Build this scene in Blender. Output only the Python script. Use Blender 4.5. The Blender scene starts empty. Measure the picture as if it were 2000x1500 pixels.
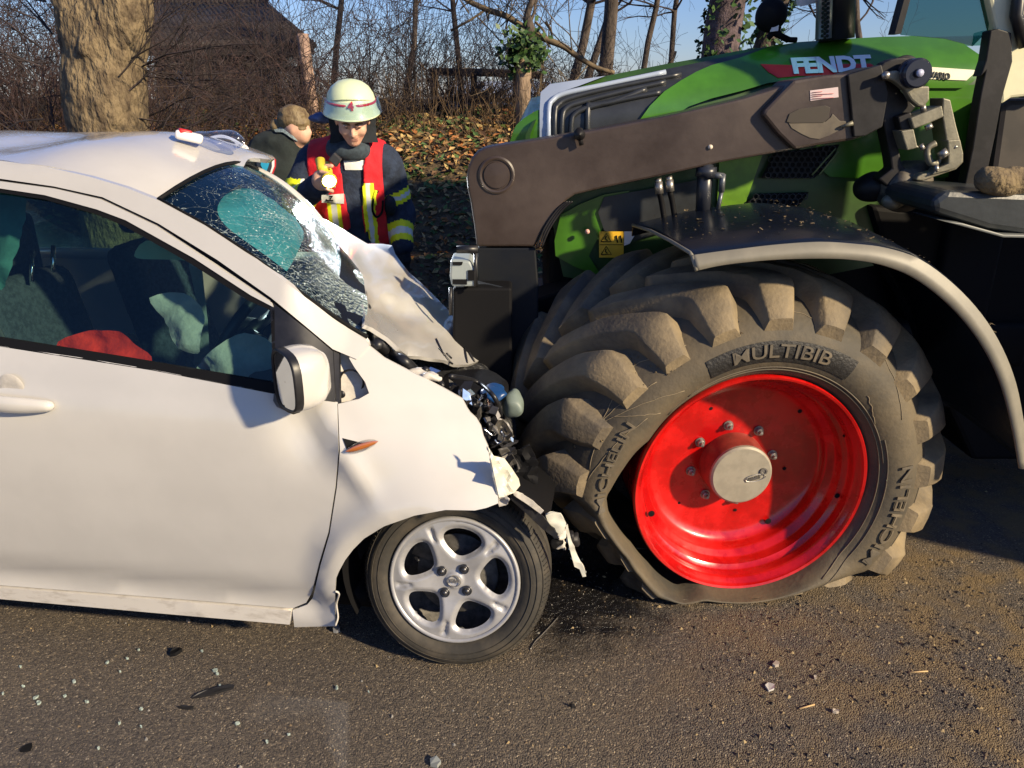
import bpy, bmesh, math, random
import numpy as np
from math import sin, cos, pi, radians, atan2, sqrt, exp
from mathutils import Vector as V, Matrix, noise, geometry
rnd = random.Random(7)
S = bpy.context.scene
# ------------------------------------------------------------------ camera, sky, sun, exposure
F = 1500.0; TH = radians(20.6); CH = 1.65
cd = bpy.data.cameras.new('camera'); cam = bpy.data.objects.new('camera', cd); S.collection.objects.link(cam)
cd.sensor_width = 36; cd.lens = 27.0; cd.clip_start = .05; cd.clip_end = 600
cam.location = (0, 0, CH); cam.rotation_euler = (pi/2 - TH, 0, 0); S.camera = cam
w_ = bpy.data.worlds.new('World'); S.world = w_; w_.use_nodes = True
wn = w_.node_tree; bgn = wn.nodes['Background']
SUN_TO = V((.75, -.54, .44)).normalized()            # direction towards the sun
sky = wn.nodes.new('ShaderNodeTexSky'); sky.sky_type = 'NISHITA'; sky.sun_disc = False
sky.sun_elevation = math.asin(SUN_TO.z); sky.sun_rotation = atan2(SUN_TO.x, SUN_TO.y)
sky.air_density = 1.2; sky.dust_density = .2; sky.ozone_density = 5
tint = wn.nodes.new('ShaderNodeMix'); tint.data_type = 'RGBA'; tint.blend_type = 'MULTIPLY'; tint.inputs[0].default_value = 1
wn.links.new(sky.outputs[0], tint.inputs[6]); tint.inputs[7].default_value = (.74, .78, 1.08, 1)
wn.links.new(tint.outputs[2], bgn.inputs[0]); bgn.inputs[1].default_value = .085
sl = bpy.data.lights.new('sun', 'SUN'); so = bpy.data.objects.new('sun', sl); S.collection.objects.link(so)
sl.energy = 5; sl.angle = radians(2.2); sl.color = (1, .82, .55)
so.rotation_euler = (-SUN_TO).to_track_quat('-Z', 'Y').to_euler()
S.view_settings.view_transform = 'Standard'; S.view_settings.look = 'None'
S.view_settings.exposure = .64; S.view_settings.gamma = 1; S.view_settings.use_curve_mapping = False
S.render.engine = 'CYCLES'
try: S.cycles.transparent_max_bounces = 24; S.cycles.max_bounces = 8
except Exception: pass

# ------------------------------------------------------------------ geometry helpers
CO = V((0, 0, CH)); FW = V((0, cos(TH), -sin(TH))); DN = V((0, -sin(TH), -cos(TH)))
def ray(px, py): return FW + V((1, 0, 0))*((px-1000)/F) + DN*((py-750)/F)
def atY(px, py, Y): d = ray(px, py); return CO + d*(Y/d.y)
def atZ(px, py, z): d = ray(px, py); return CO + d*((z-CH)/d.z)
def hit(px, py, f, t0=1.2, t1=9, n=160):
    d = ray(px, py); best = None; pt = t0; pf = f(CO+d*t0)
    for i in range(1, n+1):
        t = t0+(t1-t0)*i/n; v = f(CO+d*t)
        if v <= 0:
            a, b = pt, t
            for _ in range(22):
                m = (a+b)/2
                if f(CO+d*m) > 0: a = m
                else: b = m
            return CO+d*((a+b)/2)
        if best is None or v < best[0]: best = (v, t)
        pt = t
    return CO+d*best[1]
ORG = {}
def thing(name, label, cat, loc=(0, 0, 0), group=None):
    o = bpy.data.objects.new(name, None); S.collection.objects.link(o); o.location = loc
    o.empty_display_size = .1; ORG[o] = V(loc); o['label'] = label; o['category'] = cat
    if group: o['group'] = group
    return o
def tag(o, label, cat, group=None, kind=None):
    o['label'] = label
    if cat: o['category'] = cat
    if group: o['group'] = group
    if kind: o['kind'] = kind
    return o
def mesh(name, vs, fs, mats, parent=None, smooth=True, mi=None, org=None, solid=0, bevel=0, subd=0, sharp=None):
    m = bpy.data.meshes.new(name); og = ORG.get(parent, V((0, 0, 0))) if parent else (V(org) if org else V((0, 0, 0)))
    m.from_pydata([(v[0]-og.x, v[1]-og.y, v[2]-og.z) for v in vs], [], [list(f) for f in fs])
    if not isinstance(mats, (list, tuple)): mats = [mats]
    for t in mats: m.materials.append(t)
    if mi is not None: m.polygons.foreach_set('material_index', list(mi))
    if smooth: m.polygons.foreach_set('use_smooth', [True]*len(m.polygons))
    m.update()
    if sharp and smooth: m.set_sharp_from_angle(angle=radians(sharp))
    o = bpy.data.objects.new(name, m); S.collection.objects.link(o); ORG[o] = og
    if parent: o.parent = parent
    elif org: o.location = og
    if solid:
        ec = {}
        for p_ in m.polygons:
            for k_ in p_.edge_keys: ec[k_] = ec.get(k_, 0)+1
        for e_ in m.edges:
            if ec.get(e_.key, 0) == 1: e_.use_edge_sharp = True
        md = o.modifiers.new('thickness', 'SOLIDIFY'); md.thickness = solid; md.offset = -1
    if bevel:
        md = o.modifiers.new('bevel', 'BEVEL'); md.width = bevel; md.segments = 2; md.limit_method = 'ANGLE'; md.angle_limit = radians(35)
    if subd:
        md = o.modifiers.new('sub', 'SUBSURF'); md.levels = subd; md.render_levels = subd
    return o
def struct(o): o['kind'] = 'structure'; return o
class B:
    """collects shapes into one mesh"""
    def __init__(s): s.v = []; s.f = []; s.m = []
    def add(s, vs, fs, m=0):
        k = len(s.v); s.v += [tuple(v) for v in vs]; s.f += [[i+k for i in f] for f in fs]; s.m += [m]*len(fs); return s
    def box(s, c, size, m=0, rot=None):
        c = V(c); a, b, d = [q/2 for q in size]
        vs = [V((x*a, y*b, z*d)) for x in (-1, 1) for y in (-1, 1) for z in (-1, 1)]
        if rot is not None: vs = [rot @ v for v in vs]
        return s.add([c+v for v in vs], [(0, 1, 3, 2), (4, 6, 7, 5), (0, 4, 5, 1), (2, 3, 7, 6), (0, 2, 6, 4), (1, 5, 7, 3)], m)
    def tube(s, pts, r, n=8, m=0, cap=True):
        pts = [V(p) for p in pts]; L = len(pts); rr = r if isinstance(r, (list, tuple)) else [r]*L
        vs = []; up = None
        for i, p in enumerate(pts):
            t = (pts[min(i+1, L-1)]-pts[max(i-1, 0)])
            if t.length < 1e-9: t = V((0, 0, 1))
            t.normalize()
            if up is None: up = t.orthogonal().normalized()
            up = (up-t*up.dot(t)); up = up.normalized() if up.length > 1e-6 else t.orthogonal().normalized()
            q = t.cross(up)
            vs += [p+(up*cos(2*pi*k/n)+q*sin(2*pi*k/n))*rr[i] for k in range(n)]
        fs = [(i*n+k, i*n+(k+1) % n, (i+1)*n+(k+1) % n, (i+1)*n+k) for i in range(L-1) for k in range(n)]
        if cap: fs += [tuple(range(n))[::-1], tuple(range((L-1)*n, L*n))]
        return s.add(vs, fs, m)
    def prism(s, front, off, m=0):
        n = len(front); off = V(off); vs = [V(p) for p in front]+[V(p)+off for p in front]
        return s.add(vs, [tuple(range(n)), tuple(range(2*n-1, n-1, -1))]+[(i, i+n, (i+1) % n+n, (i+1) % n) for i in range(n)], m)
    def ring(s, rings, m=0, closed=True, cap=False):
        n = len(rings[0]); vs = [p for r in rings for p in r]; e = n if closed else n-1
        fs = [(i*n+k, i*n+(k+1) % n, (i+1)*n+(k+1) % n, (i+1)*n+k) for i in range(len(rings)-1) for k in range(e)]
        if cap: fs += [tuple(range(n))[::-1], tuple(range((len(rings)-1)*n, len(rings)*n))]
        return s.add(vs, fs, m)
    def revolve(s, c, ax, prof, n=32, m=0, a0=0, a1=2*pi):
        """prof: (radius, along)"""
        ax = V(ax).normalized(); u = ax.orthogonal().normalized(); q = ax.cross(u); c = V(c)
        full = abs(a1-a0-2*pi) < 1e-6; k = n if full else n+1
        rings = [[c+ax*h+(u*cos(a0+(a1-a0)*i/n)+q*sin(a0+(a1-a0)*i/n))*r for i in range(k)] for r, h in prof]
        return s.ring(rings, m, full)
    def build(s, name, mats, parent=None, **k):
        sm = k.pop('smooth', True)
        return mesh(name, s.v, s.f, mats, parent, smooth=sm, mi=s.m if isinstance(mats, (list, tuple)) and len(mats) > 1 else None, **k)
def fixn(o):
    bm = bmesh.new(); bm.from_mesh(o.data); bmesh.ops.recalc_face_normals(bm, faces=bm.faces); bm.to_mesh(o.data); bm.free(); return o
def catmull(pts, k=4, closed=False):
    out = []; n = len(pts)
    for i in range(n if closed else n-1):
        p = [V(pts[(i+j) % n] if closed else pts[min(max(i+j, 0), n-1)]) for j in (-1, 0, 1, 2)]
        for q in range(k):
            t = q/k
            out.append(.5*((2*p[1])+(p[2]-p[0])*t+(2*p[0]-5*p[1]+4*p[2]-p[3])*t*t+(3*p[1]-p[0]-3*p[2]+p[3])*t**3))
    if not closed: out.append(V(pts[-1]))
    return out
def inpoly(x, y, P):
    c = False; j = len(P)-1
    for i in range(len(P)):
        if (P[i][1] > y) != (P[j][1] > y) and x < (P[j][0]-P[i][0])*(y-P[i][1])/(P[j][1]-P[i][1])+P[i][0]: c = not c
        j = i
    return c
def cdt(outline, step, holes=()):
    pts = []; edges = []; loops = [outline]+list(holes); dense = []
    for L in loops:
        s0 = len(pts); q = []
        for i in range(len(L)):
            a, b = L[i], L[(i+1) % len(L)]; d = math.hypot(b[0]-a[0], b[1]-a[1]); k = max(1, int(round(d/step)))
            q += [(a[0]+(b[0]-a[0])*t/k, a[1]+(b[1]-a[1])*t/k) for t in range(k)]
        pts += q; edges += [(s0+i, s0+(i+1) % len(q)) for i in range(len(q))]; dense.append(q)
    bd = np.array(pts); x0, y0 = bd.min(0); x1, y1 = bd.max(0)
    y = y0+step*.5; r = 0
    while y < y1:
        x = x0+step*(.5 if r % 2 else 0)
        while x < x1:
            if inpoly(x, y, dense[0]) and not any(inpoly(x, y, h) for h in dense[1:]) and ((bd-[x, y])**2).sum(1).min() > (.6*step)**2: pts.append((x, y))
            x += step
        y += step*.87; r += 1
    res = geometry.delaunay_2d_cdt([V(p) for p in pts], edges, [], 0, 1e-6)
    vs = [(p.x, p.y) for p in res[0]]
    fs = []
    for f in res[2]:
        cx = sum(vs[i][0] for i in f)/len(f); cy = sum(vs[i][1] for i in f)/len(f)
        if inpoly(cx, cy, dense[0]) and not any(inpoly(cx, cy, h) for h in dense[1:]): fs.append(tuple(f))
    return vs, fs
def panel(name, outline, f, mat, parent, step=20, thick=.006, smooth=True, lift=0, holes=(), org=None, sm=0, disp=None, off=None, **k):
    """a sheet traced on the surface f; every vertex lies on that surface"""
    if sm: outline = [tuple(p) for p in catmull([(x, y, 0) for x, y in outline], sm, True)]; outline = [(p[0], p[1]) for p in outline]
    p2, fs = cdt(outline, step, holes)
    vs = [hit(x, y, f) if callable(f) else atY(x, y, f) for x, y in p2]
    if disp: vs = [disp(v, x, y) for v, (x, y) in zip(vs, p2)]
    if lift: vs = [v-(v-CO).normalized()*lift for v in vs]
    fs2 = []; votes = 0
    for g in fs:
        n = (vs[g[1]]-vs[g[0]]).cross(vs[g[2]]-vs[g[0]]); votes += 1 if n.dot(vs[g[0]]-CO) < 0 else -1
        A2 = (p2[g[1]][0]-p2[g[0]][0])*(p2[g[2]][1]-p2[g[0]][1])-(p2[g[1]][1]-p2[g[0]][1])*(p2[g[2]][0]-p2[g[0]][0])
        if abs(A2) > .01*step*step: fs2.append(g)
    if votes < 0: fs2 = [g[::-1] for g in fs2]
    if not thick: return mesh(name, vs, fs2, mat, parent, smooth=smooth, org=org, **k)
    n = len(vs); ec = {}
    for g in fs2:
        for i in range(3): e_ = (g[i], g[(i+1) % 3]); ec[e_] = 1
    bd = [e_ for e_ in ec if (e_[1], e_[0]) not in ec]
    back = [v+(off*thick if off is not None else (v-CO).normalized()*thick) for v in vs]
    allf = fs2+[tuple(i+n for i in g[::-1]) for g in fs2]+[(b_, a_, a_+n, b_+n) for a_, b_ in bd]
    o = mesh(name, vs+back, allf, mat, parent, smooth=smooth, org=org, **k); bs = {tuple(sorted(e_)) for e_ in bd} | {tuple(sorted((e_[0]+n, e_[1]+n))) for e_ in bd}
    for e_ in o.data.edges:
        if tuple(sorted(e_.vertices)) in bs: e_.use_edge_sharp = True
    return o
# ------------------------------------------------------------------ numpy noise and iso-surfaces
def _h(x, y, z):
    v = (x.astype(np.int64)*73856093) ^ (y.astype(np.int64)*19349663) ^ (z.astype(np.int64)*83492791)
    v = (v ^ (v >> 13))*1274126177 & 0x7fffffff
    return (v & 0xffff)/65535.
def nz(P, sc=1., seed=0):
    q = P*sc+seed*17.3; i = np.floor(q); t = q-i; t = t*t*(3-2*t); x, y, z = i[..., 0], i[..., 1], i[..., 2]
    r = 0
    for a in (0, 1):
        for b in (0, 1):
            for c in (0, 1):
                r = r+_h(x+a, y+b, z+c)*(t[..., 0] if a else 1-t[..., 0])*(t[..., 1] if b else 1-t[..., 1])*(t[..., 2] if c else 1-t[..., 2])
    return r*2-1
def smin(a, b, k): h = np.clip(.5+.5*(b-a)/k, 0, 1); return b*(1-h)+a*h-k*h*(1-h)
def cap(P, a, b, ra, rb=None, sc=None):
    """tapered capsule distance; sc squeezes the distance per axis"""
    rb = ra if rb is None else rb; a = np.array(a); b = np.array(b); d = b-a
    t = np.clip(((P-a)@d)/max(d@d, 1e-9), 0, 1); q = P-(a+t[..., None]*d)
    if sc is not None: q = q/np.array(sc)
    return np.sqrt((q**2).sum(-1))-(ra+(rb-ra)*t)
def ell(P, c, r):
    q = (P-np.array(c))/np.array(r); l = np.sqrt((q**2).sum(-1)); return (l-1)*min(r)
def iso(f, lo, hi, res):
    lo = np.array(lo, float); hi = np.array(hi, float); n = np.ceil((hi-lo)/res).astype(int)+1
    ax = [lo[i]+np.arange(n[i])*res for i in range(3)]
    G = np.stack(np.meshgrid(*ax, indexing='ij'), -1); D = f(G)
    s = D < 0; nx, ny, nz_ = [k-1 for k in D.shape]
    acc = np.zeros((nx, ny, nz_, 3)); cnt = np.zeros((nx, ny, nz_))
    cor = [(a, b, c) for a in (0, 1) for b in (0, 1) for c in (0, 1)]
    for c0 in cor:
        for axs in range(3):
            if c0[axs]: continue
            c1 = list(c0); c1[axs] = 1
            A = D[c0[0]:c0[0]+nx, c0[1]:c0[1]+ny, c0[2]:c0[2]+nz_]; Bv = D[c1[0]:c1[0]+nx, c1[1]:c1[1]+ny, c1[2]:c1[2]+nz_]
            x = (A < 0) != (Bv < 0); t = np.where(x, A/np.where(x, A-Bv, 1), 0)
            p = np.array(c0, float)+np.zeros(A.shape+(3,)); p[..., axs] += t
            acc += np.where(x[..., None], p, 0); cnt += x
    idx = -np.ones(cnt.shape, int); k = cnt > 0; idx[k] = np.arange(k.sum())
    base = np.stack(np.meshgrid(np.arange(nx), np.arange(ny), np.arange(nz_), indexing='ij'), -1)
    vs = lo+(base[k]+acc[k]/cnt[k][:, None])*res
    fs = []
    for a in range(3):
        b, c = (a+1) % 3, (a+2) % 3
        sl0 = [slice(None)]*3; sl1 = [slice(None)]*3; sl0[a] = slice(0, -1); sl1[a] = slice(1, None)
        x = s[tuple(sl0)] != s[tuple(sl1)]; I = np.argwhere(x); sg = s[tuple(sl0)][x]
        ok = (I[:, b] > 0) & (I[:, c] > 0) & (I[:, b] < D.shape[b]-1) & (I[:, c] < D.shape[c]-1); I = I[ok]; sg = sg[ok]
        def g(db, dc):
            J = I.copy(); J[:, b] -= db; J[:, c] -= dc; return idx[J[:, 0], J[:, 1], J[:, 2]]
        q = np.stack([g(1, 1), g(0, 1), g(0, 0), g(1, 0)], 1); q[~sg] = q[~sg][:, ::-1]; fs.append(q)
    return vs, np.concatenate(fs)
def isomesh(name, f, lo, hi, res, mats, parent=None, mfun=None, **k):
    vs, fs = iso(f, lo, hi, res); mi = None
    if mfun is not None: mi = mfun(vs[fs].mean(1)).astype(int)
    return mesh(name, vs.tolist(), fs.tolist(), mats, parent, mi=mi, **k)
def text_verts(body, size, ext=.0, bold=0):
    c = bpy.data.curves.new('t', 'FONT'); c.body = body; c.size = size; c.align_x = 'CENTER'; c.align_y = 'CENTER'; c.extrude = ext; c.offset = bold; c.resolution_u = 3
    o = bpy.data.objects.new('t', c); S.collection.objects.link(o); dg = bpy.context.evaluated_depsgraph_get()
    m = bpy.data.meshes.new_from_object(o.evaluated_get(dg)); vs = [v.co.copy() for v in m.vertices]; fs = [tuple(p.vertices) for p in m.polygons]
    bpy.data.objects.remove(o); bpy.data.curves.remove(c); bpy.data.meshes.remove(m); return vs, fs

# ------------------------------------------------------------------ materials
MATS = {}
def mat(name, col, rough=.5, metal=0, var=0, vs=8., col2=None, bump=0, bs=40., coat=0, spec=.5, emit=None, es=0, thr=(.4, .6), det=4, stretch=None, rvar=0, bdist=.01):
    if name in MATS: return MATS[name]
    m = bpy.data.materials.new(name); m.use_nodes = True; nt = m.node_tree; N = nt.nodes; L = nt.links; p = N['Principled BSDF']
    p.inputs['Base Color'].default_value = (*col, 1); p.inputs['Roughness'].default_value = rough; p.inputs['Metallic'].default_value = metal
    p.inputs['Coat Weight'].default_value = coat; p.inputs['Specular IOR Level'].default_value = spec; p.inputs['Coat Roughness'].default_value = .08
    if emit: p.inputs['Emission Color'].default_value = (*emit, 1); p.inputs['Emission Strength'].default_value = es
    g = N.new('ShaderNodeNewGeometry'); src = g.outputs['Position']
    if stretch:
        mp = N.new('ShaderNodeMapping'); mp.inputs['Scale'].default_value = stretch; L.new(src, mp.inputs[0]); src = mp.outputs[0]
    if var or col2:
        n = N.new('ShaderNodeTexNoise'); n.inputs['Scale'].default_value = vs; n.inputs['Detail'].default_value = det; n.inputs['Roughness'].default_value = .65; L.new(src, n.inputs['Vector'])
        r = N.new('ShaderNodeValToRGB'); r.color_ramp.elements[0].position = thr[0]; r.color_ramp.elements[1].position = thr[1]
        c2 = col2 or tuple(min(1, c*(1+var)) for c in col); c1 = col if col2 else tuple(c*(1-var) for c in col)
        r.color_ramp.elements[0].color = (*c1, 1); r.color_ramp.elements[1].color = (*c2, 1)
        L.new(n.outputs['Fac'], r.inputs[0]); L.new(r.outputs[0], p.inputs['Base Color'])
        if rvar:
            mr = N.new('ShaderNodeMapRange'); mr.inputs[3].default_value = rough-rvar; mr.inputs[4].default_value = rough+rvar; mr.inputs[1].default_value = thr[0]; mr.inputs[2].default_value = thr[1]
            L.new(n.outputs['Fac'], mr.inputs[0]); L.new(mr.outputs[0], p.inputs['Roughness'])
    if bump:
        n2 = N.new('ShaderNodeTexNoise'); n2.inputs['Scale'].default_value = bs; n2.inputs['Detail'].default_value = 5; L.new(src, n2.inputs['Vector'])
        b = N.new('ShaderNodeBump'); b.inputs['Strength'].default_value = bump; b.inputs['Distance'].default_value = bdist; L.new(n2.outputs['Fac'], b.inputs['Height']); L.new(b.outputs[0], p.inputs['Normal'])
    MATS[name] = m; return m
def glass(name, tint, f0=.06, rough=.02, refl=(1, 1, 1), cracks=None, ior=1.5):
    m = bpy.data.materials.new(name); m.use_nodes = True; nt = m.node_tree; N = nt.nodes; L = nt.links; N.remove(N['Principled BSDF']); out = N['Material Output']
    t = N.new('ShaderNodeBsdfTransparent'); t.inputs[0].default_value = (*tint, 1); gl = N.new('ShaderNodeBsdfGlossy'); gl.inputs[0].default_value = (*refl, 1); gl.inputs['Roughness'].default_value = rough
    lw = N.new('ShaderNodeLayerWeight'); lw.inputs[0].default_value = .5; mx = N.new('ShaderNodeMixShader'); pw = N.new('ShaderNodeMath'); pw.operation = 'POWER'; pw.inputs[1].default_value = 5; L.new(lw.outputs['Facing'], pw.inputs[0]); ad = N.new('ShaderNodeMath'); ad.operation = 'MULTIPLY_ADD'; ad.inputs[1].default_value = .95; ad.inputs[2].default_value = f0; ad.use_clamp = True
    L.new(pw.outputs[0], ad.inputs[0]); L.new(ad.outputs[0], mx.inputs[0]); L.new(t.outputs[0], mx.inputs[1]); L.new(gl.outputs[0], mx.inputs[2]); last = mx.outputs[0]
    if cracks:
        g = N.new('ShaderNodeNewGeometry'); uv = N.new('ShaderNodeUVMap')
        def vor(sc, w):
            v = N.new('ShaderNodeTexVoronoi'); v.feature = 'DISTANCE_TO_EDGE'; v.inputs['Scale'].default_value = sc
            nn = N.new('ShaderNodeTexNoise'); nn.inputs['Scale'].default_value = 9; mxv = N.new('ShaderNodeMix'); mxv.data_type = 'RGBA'; mxv.inputs[0].default_value = .08
            L.new(g.outputs['Position'], nn.inputs['Vector']); L.new(g.outputs['Position'], mxv.inputs[6]); L.new(nn.outputs['Color'], mxv.inputs[7]); L.new(mxv.outputs[2], v.inputs['Vector'])
            c = N.new('ShaderNodeMath'); c.operation = 'LESS_THAN'; c.inputs[1].default_value = w; L.new(v.outputs['Distance'], c.inputs[0]); return c.outputs[0]
        a = vor(85, .035); b = vor(30, .016); c9 = vor(13, .006)
        # damage grows towards the bonnet (u = distance down the screen)
        sp = N.new('ShaderNodeSeparateXYZ'); L.new(uv.outputs[0], sp.inputs[0])
        ns = N.new('ShaderNodeTexNoise'); ns.inputs['Scale'].default_value = 7; ns.inputs['Detail'].default_value = 5; L.new(g.outputs['Position'], ns.inputs['Vector'])
        k = N.new('ShaderNodeMath'); k.operation = 'MULTIPLY_ADD'; k.inputs[1].default_value = 1.0; L.new(ns.outputs['Fac'], k.inputs[0]); L.new(sp.outputs[0], k.inputs[2])
        def step(lo, hi):
            q = N.new('ShaderNodeMapRange'); q.inputs[1].default_value = lo; q.inputs[2].default_value = hi; L.new(k.outputs[0], q.inputs[0]); return q.outputs[0]
        def mul(x, y):
            q = N.new('ShaderNodeMath'); q.operation = 'MULTIPLY'; L.new(x, q.inputs[0])
            if isinstance(y, float): q.inputs[1].default_value = y
            else: L.new(y, q.inputs[1])
            return q.outputs[0]
        def mxm(x, y):
            q = N.new('ShaderNodeMath'); q.operation = 'MAXIMUM'; L.new(x, q.inputs[0]); L.new(y, q.inputs[1]); return q.outputs[0]
        crk = mxm(mul(a, step(.72, 1.2)), mxm(mul(b, step(.55, .95)), mul(c9, step(.35, .9))))
        crk = mul(crk, .6)
        vd = N.new('ShaderNodeTexVoronoi'); vd.inputs['Scale'].default_value = 95; L.new(g.outputs['Position'], vd.inputs['Vector']); sc_ = N.new('ShaderNodeSeparateColor'); L.new(vd.outputs['Color'], sc_.inputs[0])
        q1 = N.new('ShaderNodeMath'); q1.operation = 'LESS_THAN'; q1.inputs[1].default_value = .20; L.new(vd.outputs['Distance'], q1.inputs[0])
        q2 = N.new('ShaderNodeMath'); q2.operation = 'GREATER_THAN'; q2.inputs[1].default_value = .72; L.new(sc_.outputs[0], q2.inputs[0])
        crk = mxm(crk, mul(mul(q1.outputs[0], q2.outputs[0]), step(.35, .8)))  # white dots painted in as sparkles of the broken glass
        frost = mul(step(.98, 1.5), .6); crk = mxm(crk, frost)
        d = N.new('ShaderNodeBsdfPrincipled'); d.inputs['Base Color'].default_value = (.55, .68, .68, 1); d.inputs['Roughness'].default_value = .25
        vb = N.new('ShaderNodeTexVoronoi'); vb.inputs['Scale'].default_value = 90; L.new(g.outputs['Position'], vb.inputs['Vector'])
        bp = N.new('ShaderNodeBump'); bp.inputs['Strength'].default_value = 1; bp.inputs['Distance'].default_value = .02; L.new(vb.outputs['Distance'], bp.inputs['Height']); L.new(bp.outputs[0], d.inputs['Normal'])
        bp2 = N.new('ShaderNodeBump'); bp2.inputs['Distance'].default_value = .004; L.new(step(.6, 1.3), bp2.inputs['Strength']); L.new(vb.outputs['Distance'], bp2.inputs['Height']); L.new(bp2.outputs[0], gl.inputs['Normal'])
        m2 = N.new('ShaderNodeMixShader'); L.new(crk, m2.inputs[0]); L.new(last, m2.inputs[1]); L.new(d.outputs[0], m2.inputs[2]); last = m2.outputs[0]
    L.new(last, out.inputs[0]); MATS[name] = m; return m
WHITE = mat('car_white_paint', (.52, .505, .475), .26, var=.03, vs=3, coat=1, bump=.015, bs=6)
WHITEDIRT = mat('car_white_dirty', (.58, .55, .50), .45, col2=(.30, .26, .21), vs=14, thr=(.5, .85), stretch=(1, 1, 3), coat=.2)
PRIMER = mat('inner_panel', (.50, .47, .42), .5, var=.12, vs=20)
BLACK = mat('black_plastic', (.012, .012, .014), .42, var=.2, vs=30)
SEAL = mat('black_rubber_seal', (.006, .006, .007), .7, spec=.15)
DARK = mat('dark_interior', (.02, .022, .026), .8)
SEATF = mat('seat_fabric', (.045, .055, .07), .95, var=.3, vs=60, bump=.3, bs=200)
AIRB = mat('airbag_cloth', (.34, .37, .36), .85, var=.1, vs=12, bump=.5, bs=14, bdist=.03)
TEAL = mat('teal_cloth', (.06, .20, .19), .9, var=.1, vs=10, bump=.4, bs=10, bdist=.03)
RED = mat('red_cloth', (.80, .03, .012), .85, var=.2, vs=9, bump=.6, bs=14, bdist=.03)
SIDEGL = glass('side_window_glass', (.52, .68, .62), .055, refl=(.7, .85, .82), ior=1.28)
WSGL = glass('shattered_windscreen_glass', (.42, .66, .68), .05, .03, refl=(.6, .75, .8), cracks=True, ior=1.22)
MIRRORG = mat('mirror_glass', (.7, .74, .78), .03, 1)
TYRE = mat('car_tyre_rubber', (.030, .027, .022), .75, col2=(.085, .07, .05), vs=9, thr=(.45, .8), bump=.25, bs=90, bdist=.004)
ALU = mat('silver_wheel_cover', (.36, .36, .37), .38, .3, var=.06, vs=20)
NUT = mat('dark_wheel_nut', (.10, .10, .105), .35, .8)
BRAKE = mat('brake_steel', (.09, .085, .08), .6, .4, var=.3, vs=40)
CHROME = mat('chrome', (.75, .77, .8), .16, 1, var=.1, vs=50)
LENS = glass('clear_lens', (.85, .85, .85), .12)
ORANGE = mat('orange_bulb', (.6, .18, .03), .3)
FRIT = mat('black_frit', (.008, .009, .012), .2)
GREEN = mat('green_paint', (.050, .165, .010), .30, var=.15, vs=4, coat=.5)
GREEND = mat('dark_green_panel', (.03, .075, .014), .42, var=.2, vs=5, coat=.1)
GRILLE = mat('dark_grille_plastic', (.025, .028, .032), .36, var=.15, vs=12)
SKYP = mat('sky_sheen_panel', (.34, .40, .50), .3, coat=.5)  # sky reflection on the dark plastic, put into the colour
LOADER = mat('loader_brown_grey_paint', (.032, .022, .018), .40, col2=(.062, .045, .037), vs=3.2, thr=(.35, .7), bump=.10, bs=70, bdist=.003, rvar=.12, det=7)
LOADDK = mat('loader_dark_paint', (.014, .013, .014), .5, var=.35, vs=9, spec=.3, bump=.1, bs=50, bdist=.003)
MUDPLATE = mat('dusty_loader_plate', (.075, .060, .045), .6, col2=(.15, .125, .085), vs=9, thr=(.4, .8))
CAST = mat('cast_iron_dusty', (.16, .15, .11), .5, .3, col2=(.28, .26, .19), vs=20, thr=(.4, .8), bump=.2, bs=120, bdist=.003)
TTYRE = mat('tractor_tyre_rubber', (.050, .043, .032), .72, col2=(.15, .115, .066), vs=3.2, thr=(.38, .75), bump=.45, bs=60, bdist=.004, det=7)
TLUG = mat('tractor_lug_rubber', (.070, .058, .044), .72, col2=(.27, .205, .115), vs=3.4, thr=(.36, .68), bump=.5, bs=80, bdist=.005, det=8)
TTEXT = mat('tyre_lettering', (.085, .072, .053), .72, col2=(.18, .14, .085), vs=6, thr=(.4, .8), bump=.3, bs=80, bdist=.003)
TDARK = mat('tyre_name_panel', (.012, .011, .010), .55, var=.3, vs=40, bump=.3, bs=100)
RIMRED = mat('red_rim_paint', (.46, .004, .003), .28, var=.22, vs=7, coat=.6, rvar=.1, bump=.03, bs=30)
HUBRED = mat('dark_red_hub', (.20, .028, .018), .5, var=.25, vs=12)  # darker, browner red than the rim
HUBCAP = mat('grey_hub_cap', (.30, .27, .21), .5, .15, var=.08, vs=25)
STEEL = mat('dull_steel', (.32, .30, .27), .4, .8, var=.15, vs=40)
FENDER = mat('black_mudguard_plastic', (.007, .010, .018), .22, col2=(.035, .03, .025), vs=7, thr=(.65, 1), bump=.08, bs=30)
FENDLIP = mat('lit_mudguard_edge', (.16, .15, .12), .5, col2=(.24, .22, .17), vs=10, thr=(.3, .8))  # lip coloured lighter than the sheet for the light it catches
MUD = mat('dried_mud', (.20, .15, .08), .95, col2=(.09, .065, .04), vs=22, thr=(.35, .7), bump=.8, bs=50, bdist=.02)
CABGL = glass('cab_glass', (.22, .42, .40), .06)
YELL = mat('yellow_sticker', (.72, .42, .02), .5, var=.05)
WSTK = mat('white_sticker', (.75, .72, .70), .5)
DECRED = mat('red_decal', (.55, .02, .02), .4)
SILV = mat('silver_letter', (.86, .88, .90), .4, .1)
CREAM = mat('cream_cab_panel', (.62, .60, .40), .5, var=.08, vs=6)
NAVY = mat('navy_turnout_cloth', (.016, .026, .052), .9, var=.25, vs=20, bump=.5, bs=30, bdist=.02)
NAVYD = mat('dark_turnout_cloth', (.010, .014, .020), .9, var=.2, vs=20, bump=.4, bs=30, bdist=.02)
VEST = mat('red_vest_cloth', (.62, .010, .020), .8, var=.12, vs=14, bump=.4, bs=25, bdist=.02)
FLUO = mat('fluorescent_yellow_tape', (.78, .82, .01), .7, emit=(.8, .9, 0), es=0)
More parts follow.
